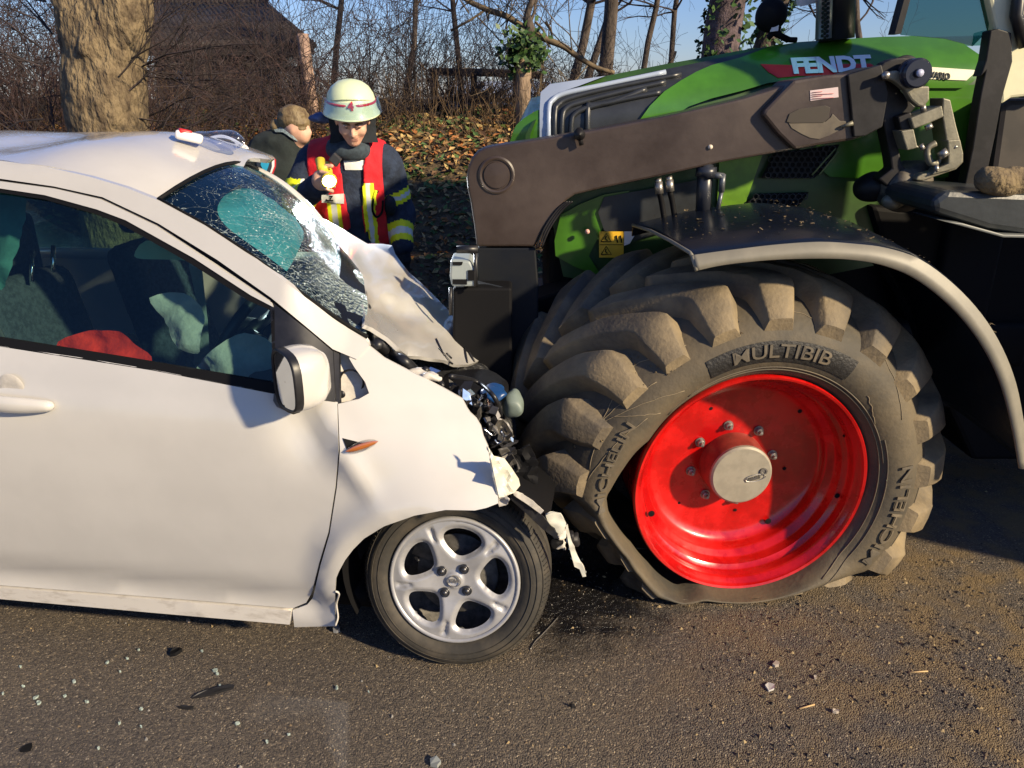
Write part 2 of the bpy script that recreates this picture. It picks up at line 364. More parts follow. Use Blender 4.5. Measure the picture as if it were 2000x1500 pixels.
SILT = mat('silver_reflective_tape', (.62, .64, .60), .5, var=.05, vs=30)
HELM = mat('luminous_helmet_shell', (.66, .74, .46), .4, coat=.3)
SKIN = mat('skin', (.62, .36, .25), .55, var=.06, vs=30)
HAIR = mat('blonde_hair', (.21, .155, .075), .6, col2=(.10, .065, .03), vs=30, thr=(.4, .65), stretch=(1, 1, .35), bump=.5, bs=90)
HOODIE = mat('black_sweater', (.014, .020, .020), .95, var=.2, vs=20, bump=.3, bs=40)
LIP = mat('lips', (.50, .25, .19), .5)
EYE = mat('dark_eye', (.03, .02, .018), .3)
BARK = mat('tree_bark', (.20, .15, .085), .95, col2=(.085, .060, .036), vs=16, thr=(.42, .62), stretch=(1, 1, .45), bump=1, bs=34, bdist=.05, det=7)
BARKS = mat('grey_bark', (.070, .054, .044), .95, var=.4, vs=12, stretch=(1, 1, .4), bump=.6, bs=60, bdist=.02)
TWIG = mat('twig_bark', (.036, .026, .026), .9, var=.5, vs=5)
TWIGW = mat('dry_stem', (.16, .105, .055), .9, var=.3, vs=8)
IVY = mat('ivy_leaf', (.035, .075, .018), .5, var=.4, vs=20)
WOODP = mat('weathered_post', (.34, .23, .18), .9, var=.3, vs=16, stretch=(1, 1, .2), bump=.4, bs=60)
# asphalt
def asphalt():
    m = bpy.data.materials.new('asphalt'); m.use_nodes = True; nt = m.node_tree; N = nt.nodes; L = nt.links; p = N['Principled BSDF']
    g = N.new('ShaderNodeNewGeometry')
    def noise_(sc, det=3):
        n = N.new('ShaderNodeTexNoise'); n.inputs['Scale'].default_value = sc; n.inputs['Detail'].default_value = det; L.new(g.outputs['Position'], n.inputs['Vector']); return n.outputs['Fac']
    def ramp(src, stops):
        r = N.new('ShaderNodeValToRGB'); e = r.color_ramp.elements
        e[0].position, e[0].color = stops[0][0], (*stops[0][1], 1); e[1].position, e[1].color = stops[-1][0], (*stops[-1][1], 1)
        for s_, c in stops[1:-1]: q = e.new(s_); q.color = (*c, 1)
        L.new(src, r.inputs[0]); return r.outputs[0]
    def mix(a, b, f, mode='MIX'):
        q = N.new('ShaderNodeMix'); q.data_type = 'RGBA'; q.blend_type = mode
        if isinstance(f, float): q.inputs[0].default_value = f
        else: L.new(f, q.inputs[0])
        for s_, k in ((a, 6), (b, 7)):
            if isinstance(s_, tuple): q.inputs[k].default_value = (*s_, 1)
            else: L.new(s_, q.inputs[k])
        return q.outputs[2]
    v = N.new('ShaderNodeTexVoronoi'); v.inputs['Scale'].default_value = 230; L.new(g.outputs['Position'], v.inputs['Vector'])
    sep = N.new('ShaderNodeSeparateColor'); L.new(v.outputs['Color'], sep.inputs[0])
    agg = ramp(sep.outputs[0], [(0, (.055, .046, .038)), (.45, (.104, .088, .071)), (.8, (.142, .118, .090)), (.95, (.20, .16, .11)), (1, (.42, .36, .26))])
    big = ramp(noise_(.9, 5), [(.35, (.75, .74, .78)), (.6, (1.05, 1.0, .92))])
    c = mix(agg, big, 1.0, 'MULTIPLY')
    # trodden dirt, more of it on the right (x > .8)
    sx = N.new('ShaderNodeSeparateXYZ'); L.new(g.outputs['Position'], sx.inputs[0])
    mr = N.new('ShaderNodeMapRange'); mr.inputs[1].default_value = .2; mr.inputs[2].default_value = 1.7; L.new(sx.outputs[0], mr.inputs[0])
    ad = N.new('ShaderNodeMath'); ad.operation = 'MULTIPLY'; L.new(mr.outputs[0], ad.inputs[0]); L.new(ramp(noise_(7, 7), [(.42, (0, 0, 0)), (.62, (1, 1, 1))]), ad.inputs[1])
    c = mix(c, (.19, .13, .058), ad.outputs[0])
    # darker, smoother patch with a blotchy edge under the wrecked front
    dist = N.new('ShaderNodeVectorMath'); dist.operation = 'DISTANCE'; L.new(g.outputs['Position'], dist.inputs[0]); dist.inputs[1].default_value = (.22, 2.28, 0)
    a2 = N.new('ShaderNodeMath'); a2.operation = 'MULTIPLY_ADD'; a2.inputs[1].default_value = .5; L.new(noise_(9, 6), a2.inputs[0]); L.new(dist.outputs['Value'], a2.inputs[2])
    st = ramp(a2.outputs[0], [(.42, (1, 1, 1)), (.62, (0, 0, 0))])
    c = mix(c, (.010, .009, .009), st); L.new(c, p.inputs['Base Color'])
    rr = mix((.78, .78, .78), (.22, .22, .22), st); L.new(rr, p.inputs['Roughness'])
    b1 = N.new('ShaderNodeBump'); b1.inputs['Strength'].default_value = .8; b1.inputs['Distance'].default_value = .006; L.new(v.outputs['Distance'], b1.inputs['Height']); b1.invert = True
    b2 = N.new('ShaderNodeBump'); b2.inputs['Strength'].default_value = .5; b2.inputs['Distance'].default_value = .012; L.new(noise_(45, 5), b2.inputs['Height']); L.new(b1.outputs[0], b2.inputs['Normal']); L.new(b2.outputs[0], p.inputs['Normal'])
    return m
ASPH = asphalt()
EARTH = mat('leafy_earth', (.055, .038, .020), 1, col2=(.12, .085, .04), vs=14, thr=(.35, .65), bump=1, bs=30, bdist=.04)
FIELD = mat('far_ground', (.05, .055, .03), 1, var=.3, vs=.5)

# ------------------------------------------------------------------ setting
def bankz(x, y):
    e = 4.75+.15*noise.noise(V((x*.6, 0, 0)))
    if y < e: return -.012
    t = min(1, (y-e)/4.0); z = 1.42*(1-(1-t)**1.7)
    return z+(.10*noise.noise(V((x*.7, y*.7, 1)))+.05*noise.noise(V((x*2.3, y*2.3, 5))))*min(1, t*4)-.012
vs = []; fs = []; xs = [-60, -30, -16]+[-10+i*.25 for i in range(81)]+[16, 30, 60]; ys = [4.4+i*.15 for i in range(50)]+[12.5, 15, 20, 30, 60]
for y in ys:
    for x in xs: vs.append((x, y, bankz(x, y)))
W_ = len(xs)
for j in range(len(ys)-1):
    for i in range(W_-1): fs.append((j*W_+i, j*W_+i+1, (j+1)*W_+i+1, (j+1)*W_+i))
struct(mesh('verge', vs, fs, EARTH))
struct(mesh('road', [(-60, -20, 0), (60, -20, 0), (60, 4.8, 0), (-60, 4.8, 0)], [(0, 1, 2, 3)], ASPH))
struct(mesh('ground', [(-300, -300, -.02), (300, -300, -.02), (300, 300, -.02), (-300, 300, -.02)], [(0, 1, 2, 3)], FIELD))
# leaf litter on the bank
LM = [mat('leaf_%s' % n, c, .75) for n, c in (('tan', (.26, .15, .055)), ('orange', (.33, .13, .035)), ('brown', (.12, .065, .03)), ('dark', (.055, .035, .02)), ('straw', (.40, .28, .11)), ('ivy', (.05, .10, .025)), ('green', (.10, .15, .03)))]
bl = B(); r = random.Random(3)
for i in range(30000):
    x = r.uniform(-6, 4.2); y = 4.7+4.6*r.random()**1.1; z = bankz(x, y)+r.uniform(.002, .055); s_ = r.uniform(.014, .034)*(1+.25*(y-5))
    u = V((r.gauss(0, 1), r.gauss(0, 1), r.gauss(0, .6))).normalized(); n = V((r.gauss(0, .5), r.gauss(0, .5)-.25, 1)).normalized(); v = n.cross(u).normalized(); u = v.cross(n)
    c = V((x, y, z)); g = noise.noise(V((x*.8, y*.8, 9)))+(.25 if x > -1 and y > 6.2 else -.1)
    k = r.choice((5, 6, 5, 0, 2, 4)) if r.random() < .5+g*1.3-.25 else r.choice((0, 0, 1, 2, 2, 3, 4, 1))
    bl.add([c-u*s_, c-v*s_*.5+n*s_*.25, c+u*s_*1.1, c+v*s_*.55+n*s_*.2, c+n*s_*-.05], [(0, 1, 4), (1, 2, 4), (2, 3, 4), (3, 0, 4)], k)
tag(bl.build('leaf_litter', LM, smooth=False), 'brown and yellow fallen leaves with ivy covering the roadside bank', 'leaves', kind='stuff')
#STRUCT
# ------------------------------------------------------------------ the white car
YA = radians(8); CU = V((cos(YA), -sin(YA), 0)); CN = V((-sin(YA), -cos(YA), 0)); CP = V((-.65, 1.89, 0))
def car(s, w, h): return CP+CU*s+CN*w+V((0, 0, h))
def cart(P): d = P-CP; return d.dot(CU), d.dot(CN), P.z
_WK = [(-.1, -.03), (.14, -.012), (.17, 0), (.215, .006), (.235, -.004), (.262, -.022), (.300, .016), (.36, .030), (.50, .045), (.65, .050), (.80, .042), (.90, .020), (.96, -.004), (1.04, -.042), (1.2, -.125), (1.35, -.195), (1.44, -.235), (1.475, -.27), (1.52, -.36), (2.2, -2)]
def lerpk(K, x):
    if x <= K[0][0]: return K[0][1]
    for (a, u), (b, v) in zip(K, K[1:]):
        if x < b: t = (x-a)/(b-a); return u+(v-u)*t
    return K[-1][1]
def sst(a, b, x): t = min(1, max(0, (x-a)/(b-a))); return t*t*(3-2*t)
WS_, WH_ = .47, .30                       # front wheel in car coordinates
def Wf(s, h):
    k = sum(lerpk(_WK, h+d)*g for d, g in ((-.03, .2), (-.015, .2), (0, .2), (.015, .2), (.03, .2)))
    if s > -.05:
        r = math.hypot(s-WS_, h-WH_)
        k += .030*exp(-((r-.34)/.05)**2)*sst(.0, .2, s)*sst(.95, .7, h)
        hs = .97-.42*max(0, s-.10)/.62                  # shoulder line falls to the crushed nose
        k -= 1.5*max(0, h-(hs-.13))**2*sst(.03, .2, s)
        # crease and dents pressed into the wing
        q = (s-.20)*.9+(h-.80)*.55
        k += .016*exp(-((q)/.035)**2)*sst(.60, .72, h)*sst(.05, .1, s)
        k -= .030*exp(-(((s-.12)/.075)**2+((h-.83)/.085)**2))
        k += .010*noise.noise(V((s*5, h*5, 3)))*sst(.15, .4, s)*sst(.4, .55, h)+.02*noise.noise(V((s*9, h*9, 8)))*sst(.5, .75, s)
    k -= .004*exp(-((h-.885+.04*s)/.02)**2)
    return k
def fside(P): s, w, h = cart(P); return w-Wf(s, h)
def foff(o): return lambda P: fside(P)-o
def Hr(s, w):
    z = 1.468+.062*(1-((w+.80)/.54)**2)-.72*max(0, s+.78)**2-.10*max(0, -1.3-s)**2
    z += .012*noise.noise(V((s*3.2, w*3.2, 2)))*1.2+.018*exp(-(((s+.62)/.16)**2+((w+.75)/.25)**2))-.022*exp(-(((s+.98)/.14)**2+((w+.55)/.2)**2))
    return z
c = thing('small_car', 'white hatchback with a crushed front, shattered windscreen and buckled bonnet', 'car', car(0, -.75, 0))
CAR = c
def side(name, outline, m, off=0, step=22, thick=.012, **k): return panel(name, outline, foff(off), m, k.pop('parent', CAR), step=step, thick=thick, off=-CN, **k)
# roof sheet; its far front corner has been pushed back
T2F = atY(504, 336, 3.10); s2F = cart(T2F)[0]
ns, nw = 60, 26; vs = []; fs = []
for i in range(ns+1):
    for j in range(nw+1):
        v = j/nw; w = -.262-v*1.08; f_ = -.372+(s2F+.372)*v+.035*sin(pi*v)+.012*sin(v*17); s = f_+(-2.5-f_)*(i/ns)**1.25
        z = Hr(s, w)
        if i == 0: z -= .008
        vs.append(car(s, w, z))
for i in range(ns):
    for j in range(nw): a = i*(nw+1)+j; fs.append((a, a+1, a+nw+2, a+nw+1))
ro = mesh('roof_panel', vs, fs, WHITE, CAR, solid=.02)
fixn(ro)
for p_ in ro.data.polygons:
    if p_.normal.z < 0: ro.data.flip_normals()
    break
# side panels, traced on the side surface
door = side('front_door', [(-330, 640), (-150, 655), (0, 676), (150, 697), (300, 722), (450, 752), (535, 768), (658, 787), (661, 880), (655, 950), (641, 1040), (623, 1100), (608, 1160), (598, 1177), (572, 1188), (300, 1166), (0, 1143), (-330, 1118)], WHITE, .0)
side('sill', [(-330, 1123), (0, 1148), (300, 1171), (569, 1193), (566, 1220), (300, 1197), (0, 1170), (-330, 1145)], WHITEDIRT, .004, thick=.03)
side('rear_quarter', [(-900, 560), (-640, 600), (-338, 640), (-338, 1118), (-338, 1140), (-640, 1120), (-900, 1100)], WHITE, 0)
rail = side('roof_rail', [(-900, 275), (-500, 284), (-200, 298), (0, 314), (87, 325), (175, 345), (245, 366), (308, 391), (400, 441), (500, 507), (595, 580), (665, 630), (712, 662), (722, 676), (697, 702), (650, 682), (600, 640), (530, 582), (425, 508), (310, 437), (200, 385), (105, 364), (0, 349), (-200, 335), (-500, 325), (-900, 320)], WHITE, .006, thick=.02, step=9)
side('door_frame', [(-330, 336), (-100, 345), (0, 354), (105, 368), (196, 389), (304, 441), (420, 518), (530, 592), (534, 600), (490, 577), (378, 504), (245, 430), (189, 409), (87, 381), (0, 368), (-330, 352)], WHITE, .004, step=10)
side('window_seal', [(-330, 349), (0, 364), (87, 377), (189, 405), (245, 426), (378, 500), (490, 573), (536, 600), (538, 770), (300, 724), (0, 677), (-330, 640), (-330, 626), (0, 660), (250, 700), (534, 748), (528, 606), (483, 586), (371, 514), (240, 440), (186, 418), (85, 389), (0, 376), (-330, 360)], SEAL, .0, step=9, thick=.01)
side('door_window', [(-330, 356), (0, 370), (87, 384), (187, 412), (242, 434), (375, 508), (487, 580), (531, 604), (536, 758), (300, 712), (0, 668), (-330, 634)], SIDEGL, -.012, step=24, thick=0)
side('corner_panel', [(528, 588), (598, 642), (650, 686), (655, 785), (560, 772), (534, 764)], BLACK, .0, step=14)
side('gap_seal', [(-330, 330), (0, 343), (105, 358), (200, 379), (310, 431), (425, 502), (530, 577), (600, 634), (652, 678), (662, 790), (652, 790), (640, 690), (590, 640), (522, 592), (415, 522), (300, 446), (195, 396), (100, 374), (0, 360), (-330, 346)], SEAL, -.012, step=10, thick=.02)
wing = side('front_wing', [(660, 789), (700, 780), (721, 768), (713, 746), (692, 717), (682, 700), (690, 682), (699, 668), (723, 677), (750, 699), (810, 730), (864, 757), (903, 779), (912, 797), (918, 806), (930, 817), (939, 832), (944, 852), (953, 872), (955, 890), (962, 905), (966, 930), (971, 950), (973, 983), (950, 992), (927, 997), (870, 996), (810, 1007), (750, 1028), (711, 1052), (690, 1073), (674, 1094), (662, 1116), (656, 1130), (654, 1155), (654, 1223), (575, 1225), (571, 1192), (600, 1181), (611, 1168), (626, 1104), (644, 1042), (658, 952), (664, 880)], WHITE, .0, step=13, thick=.006)
side('wing_inner_panel', [(640, 670), (700, 690), (760, 740), (740, 800), (650, 800)], PRIMER, -.055, step=15)
side('wing_inner_panel', [(640, 660), (652, 682), (662, 690), (664, 792), (655, 792), (646, 690)], BLACK, -.006, step=8)
bb = B()
for px, py, rr in ((659, 701, 6), (667, 770, 7)):
    P = hit(px, py, foff(-.05)); bb.revolve(P, CN, [(0, .004), (rr*.0014, .004), (rr*.0016, 0)], 12)
P = hit(687, 745, foff(-.052)); bb.revolve(P, CN, [(.030, .0), (.033, .005), (.036, 0)], 20)
bb.build('bolt', [BLACK], CAR)
# door handle, recess, mirror
hc = hit(40, 778, fside)
hb = B(); rr_ = []
for k in range(9):
    t = k/8; s0 = -.16+.29*t; r_ = .014+.012*sin(pi*min(1, t*1.0))**.7*(1 if t < .9 else .6)
    rr_.append([hc+CU*(s0-.02)+CN*(.012+.020*sin(pi*t)+.016*cos(a))+V((0, 0, 1))*(.0-.012*t+r_*sin(a)) for a in [2*pi*q/10 for q in range(10)]])
hb.ring(rr_, 0, True, True); hb.build('door_handle', WHITE, CAR, subd=1)
rv = B(); P0 = hit(22, 757, fside); rv.revolve(P0-CN*.004, CN, [(0, .0045), (.02, .0045), (.036, .0052), (.040, .003)], 24); rv.build('handle_recess', PRIMER, door)
def keyp(px, py, o=.02): return hit(px, py, foff(o))
# mirror: shell, rim, glass (outboard of the door)
mc = hit(578, 741, foff(.11))
mv = B()
def mring(sc, dep, t=0):   # rounded upright outline in (forward, up)
    out = []
    for k in range(28):
        a = 2*pi*k/28; ca, sa = cos(a), sin(a); e = .62
        x = math.copysign(abs(ca)**e, ca); z = math.copysign(abs(sa)**e, sa)
        out.append((x*.062*sc, z*.080*sc))
    return out
bax = (CU*.66+CN*-.75).normalized(); sax = (CN*.66+CU*.75).normalized()   # housing axis (forward) and width
def mr(sc, d, sh=0): return [mc+sax*(x+sh)+V((0, 0, 1))*(z*(1-.10*(x/.08)))+bax*d for x, z in mring(sc, 0)]
rg = [mr(.90, -.030), mr(.97, -.034), mr(1.0, -.028), mr(1.0, -.012)]
mb = B(); mb.ring(rg+[mr(.98, .0)]); mb.build('mirror_rim', BLACK, CAR)
mb = B(); mb.ring([mr(1.0, -.011), mr(1.01, .01), mr(.98, .032, -.003), mr(.90, .058, -.008), mr(.72, .078, -.012), mr(.35, .09, -.014), mr(.02, .092, -.014)]); hs_ = mb.build('mirror_shell', WHITE, CAR)
mb = B(); mb.ring([mr(.9, -.029), mr(.02, -.029)]); mb.build('mirror_glass', MIRRORG, CAR)
mb = B(); mb.tube([hit(556, 778, foff(-.01)), hit(560, 779, foff(.03)), mc+V((0, 0, -.070))-sax*.02], [.03, .026, .03], 10); mb.build('mirror_foot', BLACK, CAR)
# side indicator hanging out of its slot
side('indicator_slot', [(669, 856), (714, 867), (706, 878), (678, 880)], SEAL, .002, step=8, thick=.001)
ind = B(); a_, b_ = hit(674, 882, foff(.012)), hit(739, 862, foff(.022))
for i in range(2):
    n_ = 8; R_ = []
    for k in range(n_+1):
        t = k/n_; c_ = a_.lerp(b_, t); w = .016*sin(pi*t)**.6*(1 if not i else .55); R_.append([c_+V((0, 0, 1))*w*cos(q)+CN*(w*.5*sin(q)) for q in [2*pi*z/8 for z in range(8)]])
    ind.ring(R_, i, True, True)
ind.build('side_indicator', [LENS, ORANGE], CAR)
# windscreen: bulged sheet between the pillars
T1 = hit(308, 393, foff(.0)); B1 = hit(716, 660, foff(-.0)); 
T2 = T2F; B2 = atY(668, 505, 3.0)
nU, nV = 28, 26; vs = []; uvs = []
EP = [(308, 393), (400, 443), (500, 509), (595, 582), (665, 632), (716, 662)]; EL = [0]
for (x0, y0), (x1, y1) in zip(EP, EP[1:]): EL.append(EL[-1]+math.hypot(x1-x0, y1-y0))
EH = [hit(x, y, foff(-.006)) for x, y in EP]
def Ev(v):
    t = v*EL[-1]
    for k in range(5):
        if t <= EL[k+1] or k == 4: return EH[k].lerp(EH[k+1], (t-EL[k])/(EL[k+1]-EL[k]))
nrm = ((B1-T1).cross(T2-T1)).normalized()
if nrm.z < 0: nrm = -nrm
for j in range(nV+1):
    for i in range(nU+1):
        u, v = i/nU, j/nV; p = Ev(v).lerp(T2.lerp(B2, v)+nrm*(.045*4*v*(1-v)), u)
        p = p+nrm*(.07*4*u*(1-u))+nrm*min(1, u*8)*(.016*noise.noise(p*6)*v-.05*exp(-((u-.55)**2+(v-.75)**2)/.03)*.6)
        vs.append(p); uvs.append((v*.75+.30*u*v+.15*v*v, u))
fs = [(j*(nU+1)+i, j*(nU+1)+i+1, (j+1)*(nU+1)+i+1, (j+1)*(nU+1)+i) for j in range(nV) for i in range(nU)]
ws = mesh('windscreen', vs, fs, [WSGL], CAR)
uvl = ws.data.uv_layers.new(name='UVMap')
for lp in ws.data.loops: uvl.data[lp.index].uv = uvs[lp.vertex_index]
# black ceramic border just under the glass
fv = []; ff = []
def wsp(u, v, o=-.004):
    p = Ev(min(1, max(0, v))).lerp(T2.lerp(B2, v)+nrm*(.045*4*v*(1-v)), u); return p+nrm*(.07*4*u*(1-u)+o)
N_ = 80
for p_ in ws.data.polygons[:1]:
    if p_.normal.dot(nrm) < 0: ws.data.flip_normals()
def rr2(t, m_):
    a = 2*pi*t; x = cos(a); y = sin(a); e = .38; return .5+math.copysign(abs(x)**e, x)*(.5-m_[0]), .5+math.copysign(abs(y)**e, y)*(.5-m_[1])
for k in range(N_):
    a = 2*pi*k/N_; x, y = cos(a), sin(a); q = max(abs(x), abs(y)); uo, vo = .5+.5*x/q, .5+.5*y/q; ui, vi = rr2(k/N_, (.06, .16))
    fv += [wsp(uo, vo), wsp((uo+ui)/2, (vo+vi)/2), wsp(ui, vi)]
for k in range(N_):
    n = (k+1) % N_
    for z in (0, 1): ff.append((k*3+z, n*3+z, n*3+z+1, k*3+z+1))
mesh('windscreen_border', fv, ff, FRIT, CAR)
wb = B(); wb.tube([wsp(.0, v/10, .006) for v in range(11)], .006, 6); wb.tube([wsp(u/10, 0, .006) for u in range(11)], .006, 6); wb.build('windscreen_trim', SEAL, CAR)
# crumpled bonnet
def rbf(pts, vals):
    P = np.array(pts, float); n = len(P); A = np.sqrt(((P[:, None]-P[None])**2).sum(-1)); M = np.zeros((n+3, n+3)); M[:n, :n] = A; M[:n, n] = 1; M[:n, n+1:] = P; M[n, :n] = 1; M[n+1:, :n] = P.T
    w = np.linalg.solve(M, np.r_[vals, 0, 0, 0])
    return lambda x, y: float(np.sqrt(((P-[x, y])**2).sum(1)) @ w[:n]+w[n]+w[n+1]*x+w[n+2]*y)
bc = {(613, 421): 3.25, (655, 439): 3.22, (718, 476): 3.1, (766, 479): 3.12, (799, 532): 3.05, (820, 550): 3.02, (877, 607): 2.92, (910, 652): 2.85, (949, 698): 2.74, (916, 712): 2.55, (889, 712): 2.42, (850, 700): 2.26, (796, 695): 2.13, (772, 673): 2.09, (742, 650): 2.06, (712, 634): 2.04, (709, 595): 2.2, (685, 535): 2.45, (649, 481): 2.9, (625, 445): 3.15,
      (680, 500): 2.72, (730, 520): 2.80, (757, 555): 2.64, (700, 560): 2.42, (800, 575): 2.74, (725, 600): 2.34, (770, 620): 2.46, (830, 620): 2.66, (790, 660): 2.24, (850, 660): 2.50, (740, 640): 2.12, (900, 690): 2.58, (775, 560): 2.72}
bf = rbf(list(bc), list(bc.values()))
bo = [(613, 421), (635, 429), (655, 439), (685, 457), (718, 476), (745, 476), (766, 479), (772, 496), (784, 513), (799, 532), (820, 550), (848, 577), (877, 607), (893, 630), (910, 652), (930, 676), (949, 698), (932, 706), (916, 712), (889, 712), (870, 704), (850, 701), (822, 696), (796, 695), (783, 685), (772, 673), (758, 660), (742, 650), (727, 640), (712, 634), (713, 615), (709, 595), (697, 565), (685, 535), (668, 508), (649, 481), (638, 462), (625, 445)]
p2, f2 = cdt(bo, 9)
def bonp(x, y):
    Y = bf(x, y); q = abs(noise.noise(V((x*.022, y*.022, 4)))); q2 = abs(((x-712)*.55-(y-560)*.83)/60.)
    return atY(x, y, Y+.05*q-.03*min(1, q2)+.012*noise.noise(V((x*.06, y*.06, 1))))
vs = [bonp(x, y) for x, y in p2]; f3 = []
for g in f2:
    n = (vs[g[1]]-vs[g[0]]).cross(vs[g[2]]-vs[g[0]]); f3.append(g if n.dot(vs[g[0]]-CO) < 0 else g[::-1])
bon = mesh('bonnet', vs, f3, WHITE, CAR, solid=.012, sharp=24)
# scuffs on the bonnet corner
sc = B()
for L_ in ([(852, 662), (864, 688), (878, 706), (884, 711)], [(905, 664), (908, 680), (913, 708)], [(905, 664), (914, 684), (927, 706)], [(872, 690), (882, 700)], [(858, 680), (868, 694)]):
    sc.tube([bonp(x, y)-(bonp(x, y)-CO).normalized()*.012 for x, y in L_], .0035, 4)
sc.build('scuff', BLACK, bon)
# black scuttle between glass and bonnet, far wing, bulkhead
q = B(); q.tube([wsp(u/10, 1.0, -.03)+V((0, 0, -.03)) for u in range(11)], [.03]*11, 8); q.build('scuttle', BLACK, CAR)
# mirrored far side, floor, inner shell
def far(s, h, o=0): return car(s, -1.60-Wf(min(s, -.06), h)-o, h)
fb = B()
def strip(path, wd, th=.03, m=0):
    for (s0, h0), (s1, h1) in zip(path, path[1:]):
        a, b = far(s0, h0), far(s1, h1); d = (b-a).normalized(); n = d.cross(CN).normalized()*wd/2
        fb.prism([a-n, b-n, b+n, a+n], CN*th, m)
strip([(-2.3, 1.42), (-.9, 1.42), (-.75, 1.40)], .05); fb.tube(catmull([wsp(1, -.02+v/8, -.01) for v in range(9)], 2), .03, 8)
strip([(-1.0, 1.42), (-1.04, .9)], .09); strip([(-2.5, .93), (-.25, .95)], .05)
fb.build('far_side_frame', [WHITE], CAR)
fb = B(); g0 = [[far(s, h, -.02*z) for s in (-2.6, -2, -1.4, -.9, -.5, -.2)] for h, z in ((.18, 0), (.5, 0), (.8, 0), (.93, 0))]
fb.ring(g0, 0, False); fb.build('far_side_door', [WHITE], CAR, solid=.05)
fb = B()
fb.prism([far(-2.1, .95), far(-1.08, .95), far(-1.08, 1.4), far(-2.0, 1.38)], CN*.004); fb.build('far_window', [SIDEGL], CAR)
hl = B(); hl.ring([[car(s, w, Hr(s, w)-.035) for w in (-.28, -.5, -.8, -1.1, -1.28)] for s in (-.72, -.9, -1.1, -1.6, -2.3)], 0, False); hl.build('headliner', mat('headliner', (.10, .11, .11), .9), CAR, solid=.01)
fl = B(); fl.box(car(-1.3, -.8, .25), (2.3, 1.45, .06), rot=Matrix.Rotation(-YA, 3, 'Z')); fl.box(car(.10, -.85, .50), (.06, 1.20, .50), rot=Matrix.Rotation(-YA, 3, 'Z')); fl.build('floor_pan', [DARK], CAR)
tl = B(); tl.ring([[car(-2.45, w, h) for w in (-.05, -.8, -1.55)] if 0 else [car(-2.3-.25*sin(pi*min(1, (1.45-h)/1.2)), w, h) for w in (-.12, -.8, -1.48)] for h in (.2, .5, .9, 1.2, 1.45)], 0, False); tl.build('tailgate', [WHITE], CAR, solid=.04)
# dashboard, wheel, seats, airbags
ROT = Matrix.Rotation(-YA, 3, 'Z')
db = B(); db.ring([[car(s+.35*(w+.1), w, h) for s, h in ((.12, .92), (.05, .95), (-.10, .92), (-.14, .82), (-.05, .70), (.1, .66))] for w in (-.10, -.4, -.75)], 0, True, True); db.build('dashboard', [DARK], CAR, bevel=.02)
swc = car(-.26, -.42, .93); swa = (CU*-.85+V((0, 0, .5))).normalized(); swu = swa.cross(CN).normalized()
sw = B(); sw.tube([swc+CN*(.185*cos(a))+swu*(.185*sin(a)) for a in [2*pi*k/28 for k in range(29)]], .017, 8, cap=False)
for a in (0.2, pi-.2, -pi/2): sw.tube([swc, swc+CN*(.18*cos(a))+swu*(.18*sin(a))], .02, 6)
sw.revolve(swc, swa, [(.0, .05), (.05, .045), (.07, .0)], 16); sw.tube([swc, swc-swa*.3], .035, 8); sw.build('steering_wheel', [BLACK], CAR)
def seat(w0, s0):
    def f(P):
        q = P-np.array(car(s0, w0, 0)); a = q @ np.array(CU); b = q @ np.array(CN); z = P[..., 2]
        L = np.stack([a, b, z], -1)
        def bx(c, h_, r, ang=0):
            d = L-np.array(c); ca, sa = cos(ang), sin(ang); x = d[..., 0]*ca+d[..., 2]*sa; zz = -d[..., 0]*sa+d[..., 2]*ca
            e = np.stack([np.abs(x)-h_[0]+r, np.abs(d[..., 1])-h_[1]+r, np.abs(zz)-h_[2]+r], -1); return np.sqrt((np.maximum(e, 0)**2).sum(-1))-r+np.minimum(e.max(-1), 0)
        d = smin(bx((0, 0, .50), (.25, .24, .075), .06), bx((-.27, 0, .80), (.06, .22, .31), .05, .22), .05)
        return smin(d, bx((-.345, 0, 1.20), (.04, .12, .07), .04, .2), .02)
    lo = np.array(car(s0-.2, w0, .35))-[.42, .42, 0]; hi = np.array(car(s0-.1, w0, 1.32))+[.5, .42, 0]
    return isomesh('front_seat', f, lo, hi, .022, SEATF, CAR)
seat(-.42, -.70); seat(-1.15, -.70)
rs = B(); rs.box(car(-1.55, -.8, .52), (.45, 1.3, .16), rot=ROT); rs.box(car(-1.82, -.8, .86), (.14, 1.3, .6), rot=ROT); rs.build('rear_seat', [SEATF], CAR, bevel=.04)
sb = B(); sb.prism([car(-1.02, -.16, 1.30), car(-.985, -.16, 1.30), car(-.80, -.20, .62), (car(-.835, -.20, .62))], CN*-.004); sb.prism([car(-1.03, -.12, 1.36), car(-.93, -.12, 1.36), car(-.98, -.08, .9), car(-1.12, -.08, .9)], CN*-.05); sb.build('seat_belt', [mat('belt', (.06, .065, .07), .7)], CAR)
for px, py, h_ in ((62, 520, 60), (104, 505, 50)):
    q = B(); q.tube([hit(px, py-h_/2, foff(-.32)), hit(px, py+h_/2, foff(-.32))], .007, 6); q.build('headrest_post', [CHROME], CAR)
def sheet(name, outl, o, m, amp=.05, step=14, th=.008):
    def d(v, x, y): return v+CN*(amp*noise.noise(V((x*.013, y*.013, 7)))+amp*.35*noise.noise(V((x*.05, y*.05, 3))))
    return panel(name, outl, foff(o), m, CAR, step=step, thick=th, disp=d, sm=3)
sheet('driver_airbag', [(300, 578), (360, 572), (392, 600), (398, 660), (388, 690), (352, 678), (318, 622)], -.16, AIRB, .05)
sheet('passenger_airbag', [(375, 722), (440, 665), (492, 650), (532, 670), (534, 745), (500, 742), (400, 728)], -.14, AIRB, .05)
sheet('curtain_airbag', [(262, 500), (285, 470), (330, 478), (378, 508), (300, 506)], -.12, mat('curtain', (.30, .42, .26), .8), .02, 8)
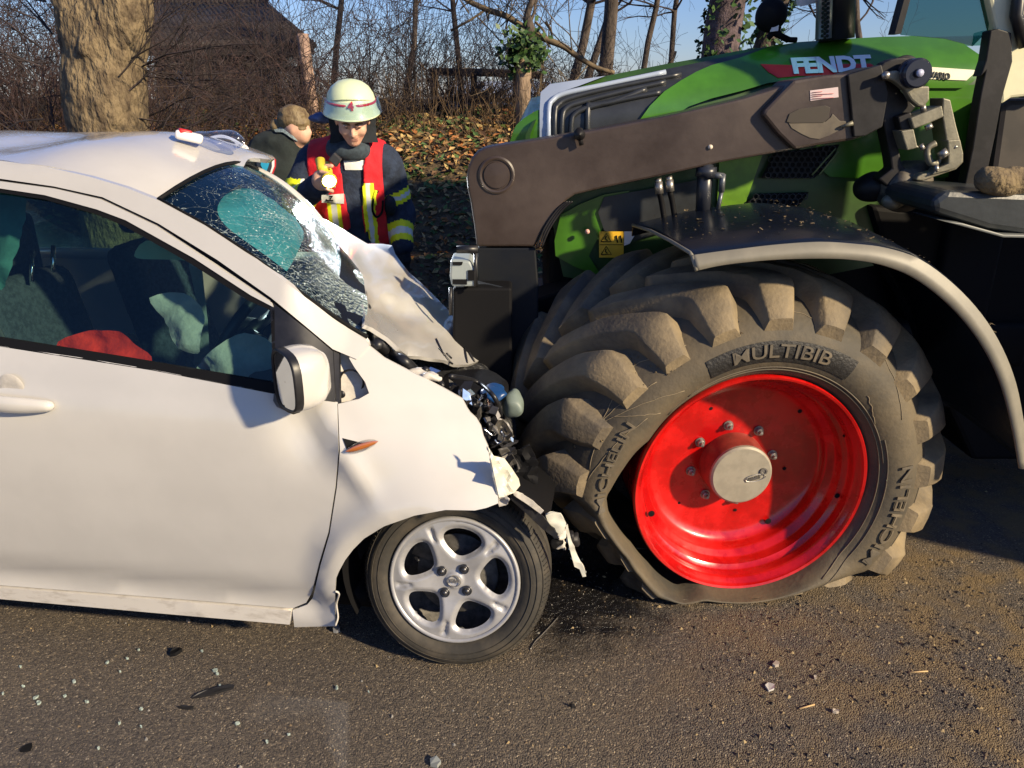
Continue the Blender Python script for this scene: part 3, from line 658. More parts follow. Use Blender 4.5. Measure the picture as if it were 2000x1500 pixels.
sheet('curtain_airbag', [(-200, 360), (-20, 372), (50, 392), (40, 470), (15, 540), (-60, 600), (-200, 600)], -.2, TEAL, .05)
sheet('far_curtain_airbag', [(372, 422), (400, 396), (470, 384), (505, 396), (535, 436), (566, 492), (552, 532), (500, 508), (436, 466)], -1.02, mat('bright_teal_cloth', (.12, .34, .34), .9), .05, 10)
sheet('torn_pillar_trim', [(368, 512), (392, 514), (402, 600), (410, 690), (398, 712), (376, 712), (392, 640), (378, 560)], -.75, AIRB, .01, 8)
# pale airbag seen through the windscreen
# pale airbag pressed up against the inside of the glass
g9 = []
for j_ in range(17):
    row = []
    for i_ in range(17):
        x, y = i_/8-1, j_/8-1; r_ = max(abs(x), abs(y)); l_ = (abs(x)**5+abs(y)**5)**(1/5) or 1; x2, y2 = x*r_/l_, y*r_/l_
        row.append(wsp(.40+.33*x2, .345+.245*y2, -.05-.03*r_**4+.006*noise.noise(V((i_*.5, j_*.5, 2)))))
    g9.append(row)
q = B(); q.ring(g9, 0, False); q.build('windscreen_airbag', mat('pale_teal_airbag', (.17, .42, .43), .9, var=.1, vs=12, bump=.3, bs=12, bdist=.02), CAR, solid=.01)
# front wheel: leaning, its top tucked in
CAMB = radians(12); YW = radians(5); wc = atY(888, 1133, 1.955)
wn_ = V((-sin(YW)*1.0, -cos(YW), 0)); wt = V((cos(YW), -sin(YW), 0))
wN = (wn_*cos(CAMB)+V((0, 0, 1))*sin(CAMB)).normalized(); wU = wt.cross(wN).normalized(); 
if wU.z < 0: wU = -wU
def wp(a, r, d=0): return wc+wt*(r*cos(a))+wU*(r*sin(a))+wN*d
fw = B()
TP = [(.196, -.012), (.205, .006), (.222, .014), (.245, .016), (.262, .006), (.275, -.010), (.284, -.028), (.287, -.06), (.2875, -.085), (.284, -.088), (.284, -.096), (.2875, -.099), (.287, -.14), (.28, -.165), (.25, -.185), (.2, -.18)]
rings = []
for r_, d_ in TP:
    rg = []
    for k in range(72):
        a = 2*pi*k/72; p = wp(a, r_, d_)
        if p.z < .004: p = p+wN*(.25*(.004-p.z)); p.z = .004+.02*(p.z-.004)*0
        rg.append(p)
    rings.append(rg)
fw.ring(rings)
for r_, d_ in ((.232, .0165), (.250, .0165), (.268, .004)): fw.tube([wp(2*pi*k/72, r_, d_) for k in range(73)], .0014, 4, cap=False)
for k in range(120): fw.tube([wp(2*pi*k/120, .272, -.004), wp(2*pi*k/120+.012, .2845, -.026)], .0016, 4)
WHE = mesh('front_wheel', [wp(0, 0, -.15)+V(v) for v in ((0, .01, 0), (.01, 0, 0), (0, 0, .01))], [(0, 1, 2)], BRAKE, CAR)
fw.build('tyre', TYRE, WHE)
# five-spoke cover: outline with five rounded windows, real thickness
out = [(cos(2*pi*k/96)*.190, sin(2*pi*k/96)*.190) for k in range(96)]
holes = []; HD = []
for k in range(5):
    a = radians(80+72*k); hp = []
    for q in range(44):
        t = 2*pi*q/44; rr = .120+.043*math.copysign(abs(cos(t))**.85, cos(t)); aa = math.copysign(abs(sin(t))**.85, sin(t))*(.31+.20*(rr-.08)/.08)
        hp.append((cos(a+aa)*rr, sin(a+aa)*rr))
    holes.append(hp); hd = []
    for q in range(44): x0, y0 = hp[q]; x1, y1 = hp[(q+1) % 44]; hd += [(x0+(x1-x0)*z_/4, y0+(y1-y0)*z_/4) for z_ in range(4)]
    HD += hd
p2, f2 = cdt(out, .0065, holes)
HDn = np.array(HD)
def cz(x, y):
    r = math.hypot(x, y); z = .006*sst(.19, .15, r)-.010*sst(.12, .04, r)
    a = (math.degrees(atan2(y, x))-80-36) % 72; a = min(a, 72-a)
    z += .0065*sst(11, 3, a)*sst(.10, .17, r)*0-.008*sst(3.4, 2.2, abs(a-0))*sst(.125, .14, r)*sst(.183, .170, r)
    m_ = float(np.sqrt(((HDn-[x, y])**2).sum(1).min())); z -= .012*sst(.014, .001, m_)
    z += .007*sst(.028, .022, r)-.004*sst(.018, .012, r)
    return z
vs = [wc+wt*x+wU*y+wN*(.004+cz(x, y)) for x, y in p2]; f3 = []
for g in f2:
    n = (vs[g[1]]-vs[g[0]]).cross(vs[g[2]]-vs[g[0]]); f3.append(g if n.dot(wN) > 0 else g[::-1])
cov = mesh('wheel_cover', vs, f3, ALU, WHE, solid=.022)
rl = B(); rl.revolve(wc, wN, [(.186, .006), (.190, .010), (.196, .010), (.199, .002), (.197, -.012)], 72); rl.build('cover_rim', ALU, WHE)
bk = B(); bk.revolve(wc-wN*.05, wN, [(.0, .01), (.06, .01), (.062, -.004), (.125, -.004), (.127, -.012), (.0, -.013)], 40); bk.revolve(wc-wN*.11, wN, [(.0, .0), (.20, .0), (.20, .09)], 40)
bk.prism([wp(a, r_, -.03) for a, r_ in ((2.0, .07), (2.6, .08), (2.7, .15), (2.35, .17), (2.0, .15))], -wN*.04); bk.build('brake_disc', BRAKE, WHE)
for a in (62, 152, 242, 332):
    a = radians(a-9); nb = B(); c0 = wp(a, .048, .004)
    nb.revolve(c0, wN, [(.015, -.002), (.0155, .0035), (.012, .001), (.0095, .0), (.0095, .006), (.006, .011), (.0, .012)], 14); nb.build('lug_nut', NUT, WHE)
# oval badge with letters KIA
eb = B(); eb.tube([wc+wt*(.0195*cos(a))+wU*(.0135*sin(a))*1.25+wN*.010 for a in [2*pi*k/24 for k in range(25)]], .0012, 5, cap=False)
tv, tf = text_verts('KIA', .017, .001, .0004); eb.add([wc+(wt*v.x+wU*v.y)+wN*(.0095+v.z) for v in tv], tf); eb.build('badge', STEEL, WHE)
vb_ = B(); vb_.tube([wp(2.62, .137, .004), wp(2.62, .122, .016)], .004, 6); vb_.build('valve', BLACK, WHE)
# wheel arch liner, dark
al = B(); al.ring([[car(WS_+r_*cos(a), -.03-d_, WH_+r_*sin(a)) for a in [radians(38+168*k/24) for k in range(25)]] for r_, d_ in ((.345, .07), (.35, .12), (.35, .32), (.02, .34))], 0, False); al.build('arch_liner', [SEAL], CAR)
# ---- wreckage of the nose
wk = CAR
def core(P):
    q = P-np.array(CP); s = q @ np.array(CU); w = q @ np.array(CN); h = P[..., 2]
    top = .88-.45*np.clip((s-.25)/.75, 0, 1)-.05
    d = np.maximum(np.maximum(s-(.84-.75*np.clip(-w-.35, 0, 1)+.05*nz(P, 3)), (.32-.45*np.clip(-w-.4, 0, 1))-s), np.maximum(np.maximum(w+.10+np.clip(.9*(s-.45), 0, 1)*.1, -1.50-w), np.maximum(h-top, .34-h)))
    d = np.maximum(d, .40-np.sqrt((s-WS_)**2+(h-WH_)**2)-10*(w < -.34))
    d = np.maximum(d, P[..., 0]+.02-.25*np.clip(P[..., 1]-2.3, 0, .6))
    return d+.03*nz(P, 7)+.02*nz(P, 16, 2)+.012*nz(P, 34, 5)
isomesh('engine_block', core, np.array(car(.6, -.8, .25))-[.75, .9, 0], np.array(car(.6, -.8, .95))+[.6, .9, 0], .02, mat('engine_grime', (.012, .013, .015), .5, .1, col2=(.05, .05, .052), vs=22, thr=(.5, .75), bump=1, bs=40, bdist=.02), CAR)
def lump(name, c_, r_, m, n=.2, sc=12, seed=0, parent=None, res=None, **k):
    r_ = np.array(r_, float)
    def f(P): return ell(P, c_, r_)+n*min(r_)*(nz(P, sc, seed)+.5*nz(P, sc*2.3, seed+1))
    c_ = np.array(c_); return isomesh(name, f, c_-r_*1.5, c_+r_*1.5, res or max(.006, float(min(r_))/7), m, parent, **k)
rk = random.Random(11)
lump('air_box', atY(915, 756, 2.35), (.13, .10, .035), SEAL, .3, 8, 1, CAR)
lump('washer_bottle', atY(962, 765, 2.28), (.045, .05, .022), mat('blue_fluid', (.01, .05, .16), .35), .3, 20, 4, CAR)
lump('hose_fitting', atY(1003, 792, 2.35), (.04, .05, .05), mat('grey_green', (.16, .20, .18), .5), .3, 14, 5, CAR)
ho = B()
for pts, r_ in (([(830, 722), (850, 738), (862, 752), (850, 765)], .010), ([(735, 672), (760, 690), (790, 706), (815, 730)], .016), ([(880, 735), (930, 745), (965, 775), (978, 812)], .007), ([(925, 790), (945, 800), (955, 830), (975, 850)], .007), ([(960, 860), (985, 880), (1000, 915)], .006)):
    ho.tube(catmull([atY(x, y, 2.0+.1*(i % 2)+(.1 if x > 900 else 0)) for i, (x, y) in enumerate(pts)], 5), r_, 8)
ho.build('hose', [BLACK], CAR)
hg = B(); hg.prism([atY(722, 660, 2.12), atY(738, 668, 2.12), atY(806, 728, 2.0), atY(800, 735, 1.99), atY(760, 712, 2.05), atY(722, 680, 2.12)], V((0, .03, -.01))); hg.build('bonnet_hinge', [mat('rusty', (.10, .07, .04), .8, col2=(.22, .17, .10), vs=60)], CAR)
lump('torn_foam', atY(830, 733, 2.0), (.045, .04, .02), PRIMER, .6, 30, 3, CAR)
# metal shards of the crushed headlamp and front panel
for i in range(78):
    if i < 20: px, py = rk.uniform(905, 1000), 0; py = 780+(px-905)*1.3+rk.uniform(-20, 30)
    elif i < 56: px = rk.uniform(945, 1010); py = 800+(px-945)*1.5+rk.uniform(-35, 25)
    else: px = rk.uniform(830, 960); py = 725+(px-830)*.45+rk.uniform(-10, 18)
    c0 = atY(px, py, rk.uniform(1.98, 2.2)); a = V((rk.gauss(0, 1), rk.gauss(0, 1), rk.gauss(0, 1))).normalized(); b = a.orthogonal().normalized(); l = rk.uniform(.008, .034); g = rk.uniform(.003, .014)
    sd = B(); sd.prism([c0-a*l, c0+b*g, c0+a*l*.8, c0+a*l*.1-b*g*1.3], a.cross(b)*.002)
    sd.build('metal_shard', [rk.choice((CHROME, STEEL, BLACK, BLACK, SEAL, BRAKE, STEEL, LOADDK))], CAR, smooth=False)
for pts in ([(945, 838), (960, 850), (972, 866), (985, 858), (978, 842)], [(960, 890), (975, 905), (990, 925), (1000, 915)]):
    q = B(); q.tube(catmull([atY(x, y, 2.02) for x, y in pts], 5), .004, 6); q.build('metal_bracket', [CHROME], CAR)
# white torn bumper corner
def crum(name, outl, Y0, m, amp, seed, step=7, slope=0, thick=.006):
    p2, f2 = cdt(outl, step); cx = sum(p[0] for p in outl)/len(outl)
    vs = [atY(x, y, Y0+slope*(x-cx)+amp*.55*abs(noise.noise(V((x*.03, y*.03, seed))))+amp*.12*noise.noise(V((x*.08, y*.08, seed+3)))) for x, y in p2]; f3 = []
    for g in f2:
        n = (vs[g[1]]-vs[g[0]]).cross(vs[g[2]]-vs[g[0]]); f3.append(g if n.dot(vs[g[0]]-CO) < 0 else g[::-1])
    return mesh(name, vs, f3, m, CAR, solid=thick, sharp=22)
crum('bumper_corner', [(953, 872), (964, 890), (985, 895), (1000, 915), (1013, 935), (1016, 948), (1005, 962), (990, 968), (975, 972), (970, 950), (962, 912)], 1.80, mat('bumper_white', (.62, .61, .52), .4), .10, 2, slope=.002)
crum('bumper_fragment', [(968, 966), (985, 964), (996, 975), (990, 986), (975, 990)], 1.80, PRIMER, .08, 5, 5)
crum('bumper_fragment', [(1066, 1006), (1080, 1001), (1095, 1004), (1106, 1022), (1100, 1042), (1090, 1046), (1078, 1034), (1070, 1020)], 1.90, mat('bumper_white', (.62, .61, .52)), .03, 7, 5)
crum('bumper_fragment', [(1104, 1026), (1108, 1024), (1116, 1055), (1128, 1085), (1140, 1108), (1145, 1126), (1138, 1127), (1132, 1112), (1122, 1107), (1112, 1070)], 1.92, mat('bumper_white', (.6, .6, .52)), .02, 9, 4)
crum('bumper_strip', [(992, 962), (1005, 966), (1040, 992), (1062, 1010), (1090, 1044), (1086, 1052), (1060, 1034), (1030, 1005), (1000, 978)], 1.88, BLACK, .02, 3, 6)
crum('bumper_strip', [(1000, 958), (1012, 960), (1040, 978), (1062, 998), (1056, 1004), (1030, 985), (1004, 968)], 1.87, PRIMER, .02, 3, 5, thick=.003)
crum('torn_liner', [(1010, 880), (1035, 870), (1052, 905), (1050, 945), (1018, 950), (1005, 930)], 2.02, SEAL, .05, 12, 7)
for i in range(7):
    px = rk.uniform(1050, 1130); py = 990+(px-1040)*.9+rk.uniform(-15, 50); lump('foam_fragment', atY(px, py, rk.uniform(2.05, 2.2)), (rk.uniform(.01, .025), .015, rk.uniform(.008, .02)), rk.choice((PRIMER, SEAL, LOADDK)), 1.1, 45, i, CAR, res=.006)
crum('crushed_panel', [(900, 772), (925, 776), (962, 800), (992, 850), (975, 872), (950, 858), (918, 815)], 2.12, BRAKE, .25, 31, 8)
crum('crushed_panel', [(925, 830), (950, 838), (985, 880), (1012, 915), (1000, 930), (962, 892), (940, 862)], 2.02, LOADDK, .2, 33, 8)
crum('headlamp_reflector', [(958, 818), (972, 812), (990, 828), (1004, 852), (992, 866), (974, 852)], 2.10, STEEL, .15, 35, 6)
crum('headlamp_shell', [(975, 880), (992, 876), (1008, 900), (1014, 922), (1000, 924), (984, 902)], 2.0, BRAKE, .12, 37, 6)
0 and crum('bumper_beam', [(1060, 1110), (1110, 1100), (1150, 1130), (1190, 1150), (1180, 1180), (1100, 1172), (1070, 1150)], 2.15, LOADDK, .1, 22, 10)
# sill-end clip and small rusty stub in the arch
q = B(); q.tube(catmull([hit(x, y, foff(.004)) for x, y in ((655, 1155), (662, 1160), (657, 1180), (660, 1205), (655, 1222))], 4), .003, 5); q.build('wire_clip', [PRIMER], CAR)
lump('suspension_stub', atY(684, 1161, 2.15), (.02, .03, .02), mat('rust', (.30, .17, .07), .9), .3, 30, 2, CAR)
for s_ in (0, 1):
    rwc = car(-1.92, -.10-1.4*s_, .285); q = B(); q.revolve(rwc, CN if not s_ else -CN, [(.0, -.02), (.18, -.01), (.19, .01), (.24, .015), (.275, -.01), (.285, -.04), (.285, -.14), (.2, -.17)], 40); q.build('rear_wheel', [TYRE], CAR)
q = B(); q.revolve(car(.45, -1.45, .285), CN, [(.0, -.02), (.18, -.01), (.285, -.04), (.285, .14), (.2, .17), (0, .17)], 32); q.build('far_wheel', [TYRE], CAR)
q = B(); q.box(car(-.9, -.8, .17), (2.2, 1.3, .05), rot=ROT); q.build('underbody', [SEAL], CAR)
# things on the car
rj = panel('red_jacket', [(100, 700), (112, 668), (150, 652), (190, 645), (232, 648), (255, 672), (285, 690), (300, 706), (300, 740), (90, 720)], foff(-.05), RED, None, step=9, thick=.03, org=hit(200, 690, foff(-.05)), disp=lambda v, x, y: v+CN*(.03*noise.noise(V((x*.02, y*.02, 1)))), sm=2)
tag(rj, 'crumpled bright red jacket on the front seat, seen through the side window', 'jacket')
# medical things on the roof
def onroof(px, py, up=.01):
    def f(P): s, w, h = cart(P); return h-Hr(s, min(-.26, max(-1.34, w)))-up
    return hit(px, py, f)
rp = car(-.62, -1.12, Hr(-.62, -1.12)+.03)
def oR(px, py, up=0): p = onroof(px, py); d = (p-CO); return p if up == 0 else p+V((0, 0, up))
t = thing('infusion_bag', 'clear infusion bag with coiled white tubing on the far edge of the car roof', 'medical bag', oR(425, 292))
def fbag(P):
    q = (P-np.array(oR(425, 288)+V((0, 0, .022)))); return (np.sqrt((q[..., 0]/.115)**2+(q[..., 1]/.06)**2+(q[..., 2]/.035)**2)-1)*.035+.006*nz(P, 25)
pb = np.array(oR(425, 288)); isomesh('bag', fbag, pb-[.15, .1, .05], pb+[.15, .1, .1], .01, [glass('clear_plastic_bag', (.75, .80, .92), .10, .1)], t)
tb = B()
for L_ in ([(392, 281), (408, 270), (432, 265), (455, 272), (472, 284), (482, 300)], [(386, 277), (410, 284), (440, 292), (470, 302)], [(438, 268), (462, 276), (480, 290), (488, 306)], [(455, 296), (465, 286), (476, 292), (474, 302), (462, 300)], [(460, 280), (478, 284), (486, 296), (480, 308)], [(400, 276), (420, 268), (446, 270), (466, 282)]):
    tb.tube(catmull([atY(x, y, 3.08) for x, y in L_], 5), .0042, 6)
tb.build('tubing', [mat('white_tube', (.7, .7, .72), .35)], t)
t = thing('dressing_pack', 'small white and red dressing pack beside the infusion bag on the roof', 'medical pack', oR(372, 279))
c0 = oR(371, 278)+V((0, 0, .018)); q = B(); q.box(c0, (.085, .06, .03), 0, Matrix.Rotation(.3, 3, 'Z') @ Matrix.Rotation(.25, 3, 'Y')); q.build('pack', [WSTK], t, bevel=.01)
q = B(); q.box(c0+V((-.012, -.003, .014)), (.04, .055, .02), 0, Matrix.Rotation(.5, 3, 'Z') @ Matrix.Rotation(.25, 3, 'Y')); q.build('red_patch', [DECRED], t, bevel=.006)
t = thing('red_capped_syringe', 'small red capped syringe at the front corner of the roof by the tubing', 'syringe', oR(486, 308))
q = B(); q.tube([atY(480, 300, 3.15), atY(490, 306, 3.12)], .010, 8); q.build('cap', [DECRED], t); q = B(); q.tube([atY(468, 294, 3.18), atY(480, 300, 3.15)], .006, 8); q.build('barrel', [WSTK], t)
# ------------------------------------------------------------------ the tractor
t = thing('tractor', 'green tractor with dark front loader and a flat dusty tyre on a red rim', 'tractor', (1.9, 3.4, 0)); TR = t
PSI = radians(5); TN = V((sin(PSI), -cos(PSI), 0)); TA = V((cos(PSI), sin(PSI), 0)); TC = atY(1466, 951, 2.30)
RR = .402
def tw(a, r, b=0): return TC+TA*(r*cos(a))+V((0, 0, 1))*(r*sin(a))+TN*b
def w2(px, py, b=0):   # pixel -> polar on the wheel's outer plane
    d = ray(px, py); k = (TC+TN*b-CO).dot(TN)/d.dot(TN); P = CO+d*k-TC; x = P.dot(TA); z = P.z; return atan2(z, x) % (2*pi), math.hypot(x, z)
def polar(pts, b=0):
    L = sorted(w2(x, y, b) for x, y in pts); return L
def pin(L, a, base, fade=.12):
    a = a % (2*pi)
    if a <= L[0][0]: t = min(1, (L[0][0]-a)/fade); return L[0][1]+(base-L[0][1])*t
    if a >= L[-1][0]: t = min(1, (a-L[-1][0])/fade); return L[-1][1]+(base-L[-1][1])*t
    return lerpk(L, a)
outerL = polar([(1022, 880), (1033, 915), (1043, 953), (1068, 974), (1094, 986), (1112, 1016), (1145, 1046), (1190, 1076), (1220, 1112), (1250, 1151), (1280, 1175), (1310, 1182), (1340, 1182)])
beadL = polar([(1300, 838), (1274, 860), (1245, 885), (1222, 915), (1200, 950), (1186, 970), (1190, 1003), (1205, 1028), (1235, 1064), (1265, 1100), (1292, 1128), (1322, 1147)])
R0 = .672
def Rmax(a):
    a = a % (2*pi); r = R0+.035*sst(1.9, 2.8, a)*sst(3.7, 3.0, a)
    if a > pi*.9: r = min(r, pin(outerL, a, R0, .25)) if a > outerL[0][0] else r+(min(r, outerL[0][1])-r)*sst(outerL[0][0]-.3, outerL[0][0], a)
    if sin(a) < 0: r = min(r, (TC.z-.012)/max(.05, -sin(a)))
    return max(r, RR+.002)
def Rin(a):
    return max(RR-.004, pin(beadL, a, RR-.004, .15)) if a > 2.2 and a < 5.2 else RR-.004
TW = .60
TPROF = [(.0, -.015), (.06, .012), (.20, .042), (.40, .052), (.58, .036), (.74, .0), (.86, -.050), (.95, -.12), (1.0, -.22), (1.01, -.30), (1.0, -.38), (.95, -.48), (.86, -.55), (.74, -.60), (.58, -.636), (.40, -.652), (.2, -.642), (.0, -.59)]
def tmap(a, u, b, ht=0):
    ri, ro = Rin(a), Rmax(a); q = (ro-ri)/(R0-RR); bb_ = b
    if q < .9: bb_ = b+(.050*(.9-q))*sin(pi*min(1, max(0, u)))*(1 if b > -.3 else -1)
    ga = sst(1.5, 2.3, a % (2*pi))*sst(3.75, 3.25, a % (2*pi)); cone = ga*(.13*(-b/.6)-.045)*max(0, min(1, u))
    return tw(a, ri+(ro-ri)*min(u, 1.02)+max(0, u-1.02)*.3+ht+cone, bb_)
TWH = mesh('front_wheel', [tw(0, 0, -.3)+V(v) for v in ((0, .01, 0), (.01, 0, 0), (0, 0, .01))], [(0, 1, 2)], LOADDK, TR)
NT = 160; tb = B(); prof = catmull([(u, b, 0) for u, b in TPROF], 2)
tb.ring([[tmap(2*pi*k/NT, p[0], p[1]) for k in range(NT)] for p in prof]); ty = tb.build('tyre', TTYRE, TWH); fixn(ty)
# lugs: curved bars from the middle of the tread over the shoulder and down the wall
TOPP = [(0, -.275, .728), (.25, -.20, .727), (.5, -.12, .722), (.68, -.052, .712), (.74, -.028, .700), (.82, -.002, .672), (.91, .020, .640), (1.0, .044, .600)]
FOOT = [(0, -.275, 1.005), (.25, -.20, .985), (.5, -.12, .945), (.68, -.065, .86), (.74, -.045, .82), (.82, -.018, .74), (.91, .008, .64), (1.0, .030, .56)]
def lug(a0, sgn):
    # sgn +1 = camera side row, -1 = far row; t runs centre -> shoulder -> wall
    rings = []; n = 20
    for i in range(n+1):
        t = i/n; bt = lerpk([(p[0], p[1]) for p in TOPP], t); rt = lerpk([(p[0], p[2]) for p in TOPP], t); bf_ = lerpk([(p[0], p[1]) for p in FOOT], t); uf = lerpk([(p[0], p[2]) for p in FOOT], t)
        da = .42*(1-min(1, t/.7))**1.15; hw = (.056+.012*min(1, t/.7))*(1-.30*max(0, t-.7)/.3); a = a0+da
        if sgn < 0: bt, bf_ = -.60-bt, -.60-bf_
        pts = []
        for o, top in ((-1.30, 0), (-.86, .93), (-.74, 1), (0, 1.02), (.74, 1), (.86, .93), (1.30, 0)):
            aa = a+o*hw/R0; Fp = tmap(aa, uf-.02, bf_)
            Tp = tmap(aa, min(1, (rt-RR)/(R0-RR)), bt, max(0, rt-R0)); P = Fp.lerp(Tp, top)
            if P.z < .003: P.z = .003
            z_ = noise.noise(P*12)*.006; pts.append(P+V((z_, 0, z_)))
        rings.append(pts)
    q = B(); q.ring(rings, 0, False); L = len(q.v)
    q.f.append(list(range(7))); q.m.append(0); q.f.append(list(range(L-7, L))[::-1]); q.m.append(0)
    o = q.build('tread_lug', TLUG, TWH, sharp=38); fixn(o)
NL = 21
for k in range(NL):
    a = 2*pi*(k+.18)/NL; lug(a, 1); lug(a+pi/NL, -1)
# tyre lettering on the wall: raised band and letters
PD = [(p[0], p[1]) for p in prof[:15]]
def wallp(a, r): 
    ri, ro = Rin(a), Rmax(a); u = (r-ri)/(ro-ri); b = lerpk(PD, u); return tmap(a, u, b)
def band(name, a0, a1, r0, r1, m, o=.003, n=64):
    q = B(); q.ring([[wallp(a0+(a1-a0)*k/n, r0+(r1-r0)*j/4)+TN*o for k in range(n+1)] for j in range(5)], 0, False); ob = q.build(name, m, TWH); fixn(ob)
def arctext(body, amid, r, size, m, flip=1, sx=1., ext=.0018):
    tv, tf = text_verts(body, size, ext, size*.006)
    q = B(); q.add([wallp(amid-flip*v.x*sx/r, r+flip*v.y)+TN*(.0065+v.z) for v in tv], tf); q.build('wall_lettering', m, TWH, smooth=False)
band('name_panel', 1.02, 2.0, .462, .532, TDARK); arctext('MULTIBIB', 1.52, .498, .062, TTEXT, sx=1.25)
arctext('MICHELIN', -.22, .515, .058, TTEXT, -1, sx=1.55)
arctext('MICHELIN', 2.90, .535, .055, TTEXT, sx=1.4)
for r_, a0, a1 in ((.44, .2, 2.2), (.452, -1.0, .4), (.60, -.9, .2), (.43, -.9, 2.4)):
    q = B(); q.tube([wallp(a0+(a1-a0)*k/60, r_)+TN*.001 for k in range(61)], .0022, 5); q.build('wall_ring', TTEXT, TWH)
# long scratches across the wall
for a0, r0, a1, r1 in ((2.55, .66, 2.05, .60), (2.7, .62, 2.2, .48), (2.85, .64, 2.3, .57), (2.62, .60, 2.42, .47), (1.6, .62, 1.3, .60), (.9, .6, .5, .52), (2.95, .6, 2.4, .63), (.8, .47, .55, .44), (3.02, .6, 2.5, .50)):
    scr = B(); scr.tube([wallp(a0+(a1-a0)*k/16, r0+(r1-r0)*k/16+.006*noise.noise(V((k*.4, a0, 0))))+TN*.0015 for k in range(17)], .0012, 4)
    scr.build('scratch', mat('scratch', (.24, .19, .12), .8), TWH)
# caked soil on the lug ends
ms = B()
for px, py, n_ in ((1425, 620, 60), (1290, 690, 34), (1105, 860, 40), (1570, 580, 16), (1705, 590, 12), (1240, 700, 20), (1140, 840, 20)):
    a, r_ = w2(px, py, .02)
    for i in range(n_):
        aa = a+rnd.gauss(0, .035); rr_ = r_+rnd.gauss(0, .018); p = wallp(aa, min(.655, rr_))+TN*rnd.uniform(.0, .014); s_ = rnd.uniform(.002, .006)
        ms.add([p+V((rnd.uniform(-1, 1), rnd.uniform(-1, 1), rnd.uniform(-1, 1)))*s_ for _ in range(6)], [(0, 1, 2), (2, 3, 4), (4, 5, 0), (0, 2, 4), (1, 3, 5)])
mo = ms.build('caked_soil', MUD, TWH, smooth=False); mo['kind'] = 'stuff'
# red rim
def trev(prof, mt, name, n=96, parent=TWH): q = B(); q.ring([[tw(2*pi*k/n, r_, b) for k in range(n)] for r_, b in prof]); o = q.build(name, mt, parent, sharp=40); fixn(o); return o
rimo = trev([(.393, -.045), (.402, -.012), (.402, .006), (.397, .012), (.389, .009), (.383, -.006), (.372, -.016), (.368, -.030), (.370, -.055), (.366, -.062), (.352, -.072), (.346, -.10), (.342, -.108), (.325, -.120), (.318, -.135), (.316, -.155), (.300, -.172), (.27, -.180), (.20, -.186), (.0, -.186)], RIMRED, 'rim')
for f_ in rimo.data.polygons: pass
trev([(.39, -.05), (.38, -.2), (.38, -.5), (.39, -.56)], RIMRED, 'rim_barrel')
trev([(.118, -.186), (.116, -.17), (.113, -.10), (.110, -.096), (.0, -.096)], HUBRED, 'hub', 64)
trev([(.110, -.1), (.109, -.086), (.102, -.080), (.0, -.079)], HUBCAP, 'hub_cap', 64)
for k in range(8):
    a = radians(61+45*k-6); c0 = tw(a, .150, -.184)
    q = B(); q.revolve(c0, TN, [(.018, 0), (.018, .003), (.013, .003), (.013, .016), (.011, .018), (.007, .018), (.006, .030), (.0, .031)], 12); q.build('wheel_bolt', STEEL, TWH, sharp=30)
for px, py, r_ in ((1297, 884, .009), (1325, 983, .008), (1272, 1003, .012), (1436, 996, .006), (1500, 1018, .012), (1635, 968, .010), (1388, 797, .008), (1562, 803, .008), (1650, 850, .007), (1532, 915, .007)):
    a, rr_ = w2(px, py, -.18); b_ = -.184 if rr_ < .27 else (-.165 if rr_ < .31 else -.06); a, rr_ = w2(px, py, b_)
    hq = B(); hq.revolve(tw(a, min(rr_, .368), b_+.001), TN, [(r_, 0), (0, .001)], 12); hq.build('rim_hole', SEAL, TWH)
tv, tf = text_verts('CARRARO', .020, .0012, .0005); q = B()   # raised casting lettering on the hub cap
q.add([tw(0, 0, -.077)+TA*(.040+v.x*.55*1)+V((0, 0, 1))*(v.y-.012+.15*v.x)+TN*v.z for v in tv], tf)
q.tube([tw(0, 0, -.076)+TA*(.048+.036*cos(a))+V((0, 0, 1))*(-.008+.013*sin(a)+.15*.036*cos(a)) for a in [2*pi*k/20 for k in range(21)]], .0014, 5); q.revolve(tw(0, 0, -.078)+TA*.075+V((0, 0, .016)), TN, [(.013, 0), (.013, .004), (.008, .004), (.008, .001), (0, .001)], 14)
q.build('cap_lettering', STEEL, TWH, smooth=False)
# mudguard: bent sheet with a rolled edge
lo_ = [(1361, 529), (1400, 520), (1450, 513), (1520, 507), (1600, 505), (1660, 507), (1720, 517), (1780, 540), (1840, 583), (1890, 635), (1930, 695), (1958, 760), (1978, 840), (1991, 915)]
up_ = [(1352, 500), (1395, 494), (1450, 487), (1520, 479), (1600, 474), (1670, 478), (1730, 486), (1795, 508), (1860, 556), (1915, 615), (1955, 680), (1982, 750), (1998, 830), (2012, 915)]
lo3 = catmull([atY(x, y, 2.20) for x, y in lo_], 4); up3 = catmull([atY(x, y, 2.22) for x, y in up_], 4)
q = B(); g = []
bk3 = catmull([atY(x, y, 2.80) for x, y in ((1236, 440), (1290, 430), (1350, 420), (1430, 412), (1520, 412), (1600, 420), (1680, 440), (1755, 475), (1800, 505), (1850, 548), (1895, 610), (1925, 680), (1945, 750), (1960, 830))], 4)
for i in range(len(lo3)):
    a, b, c_ = lo3[i], up3[i], bk3[i]; c_ = V((b.x-.03, 2.80, b.z+.035)) if i > 16 else b.lerp(V((b.x-.03, 2.8, b.z+.035)), 1).lerp(c_, 1-i/16.)
    g.append([a, a.lerp(b, .5)+V((0, -.004, 0)), b, b.lerp(c_, .03)+V((0, 0, .006)), b.lerp(c_, .33)+V((0, 0, .012)), b.lerp(c_, .66)+V((0, 0, .012)), c_, c_+V((0, .01, -.04))])
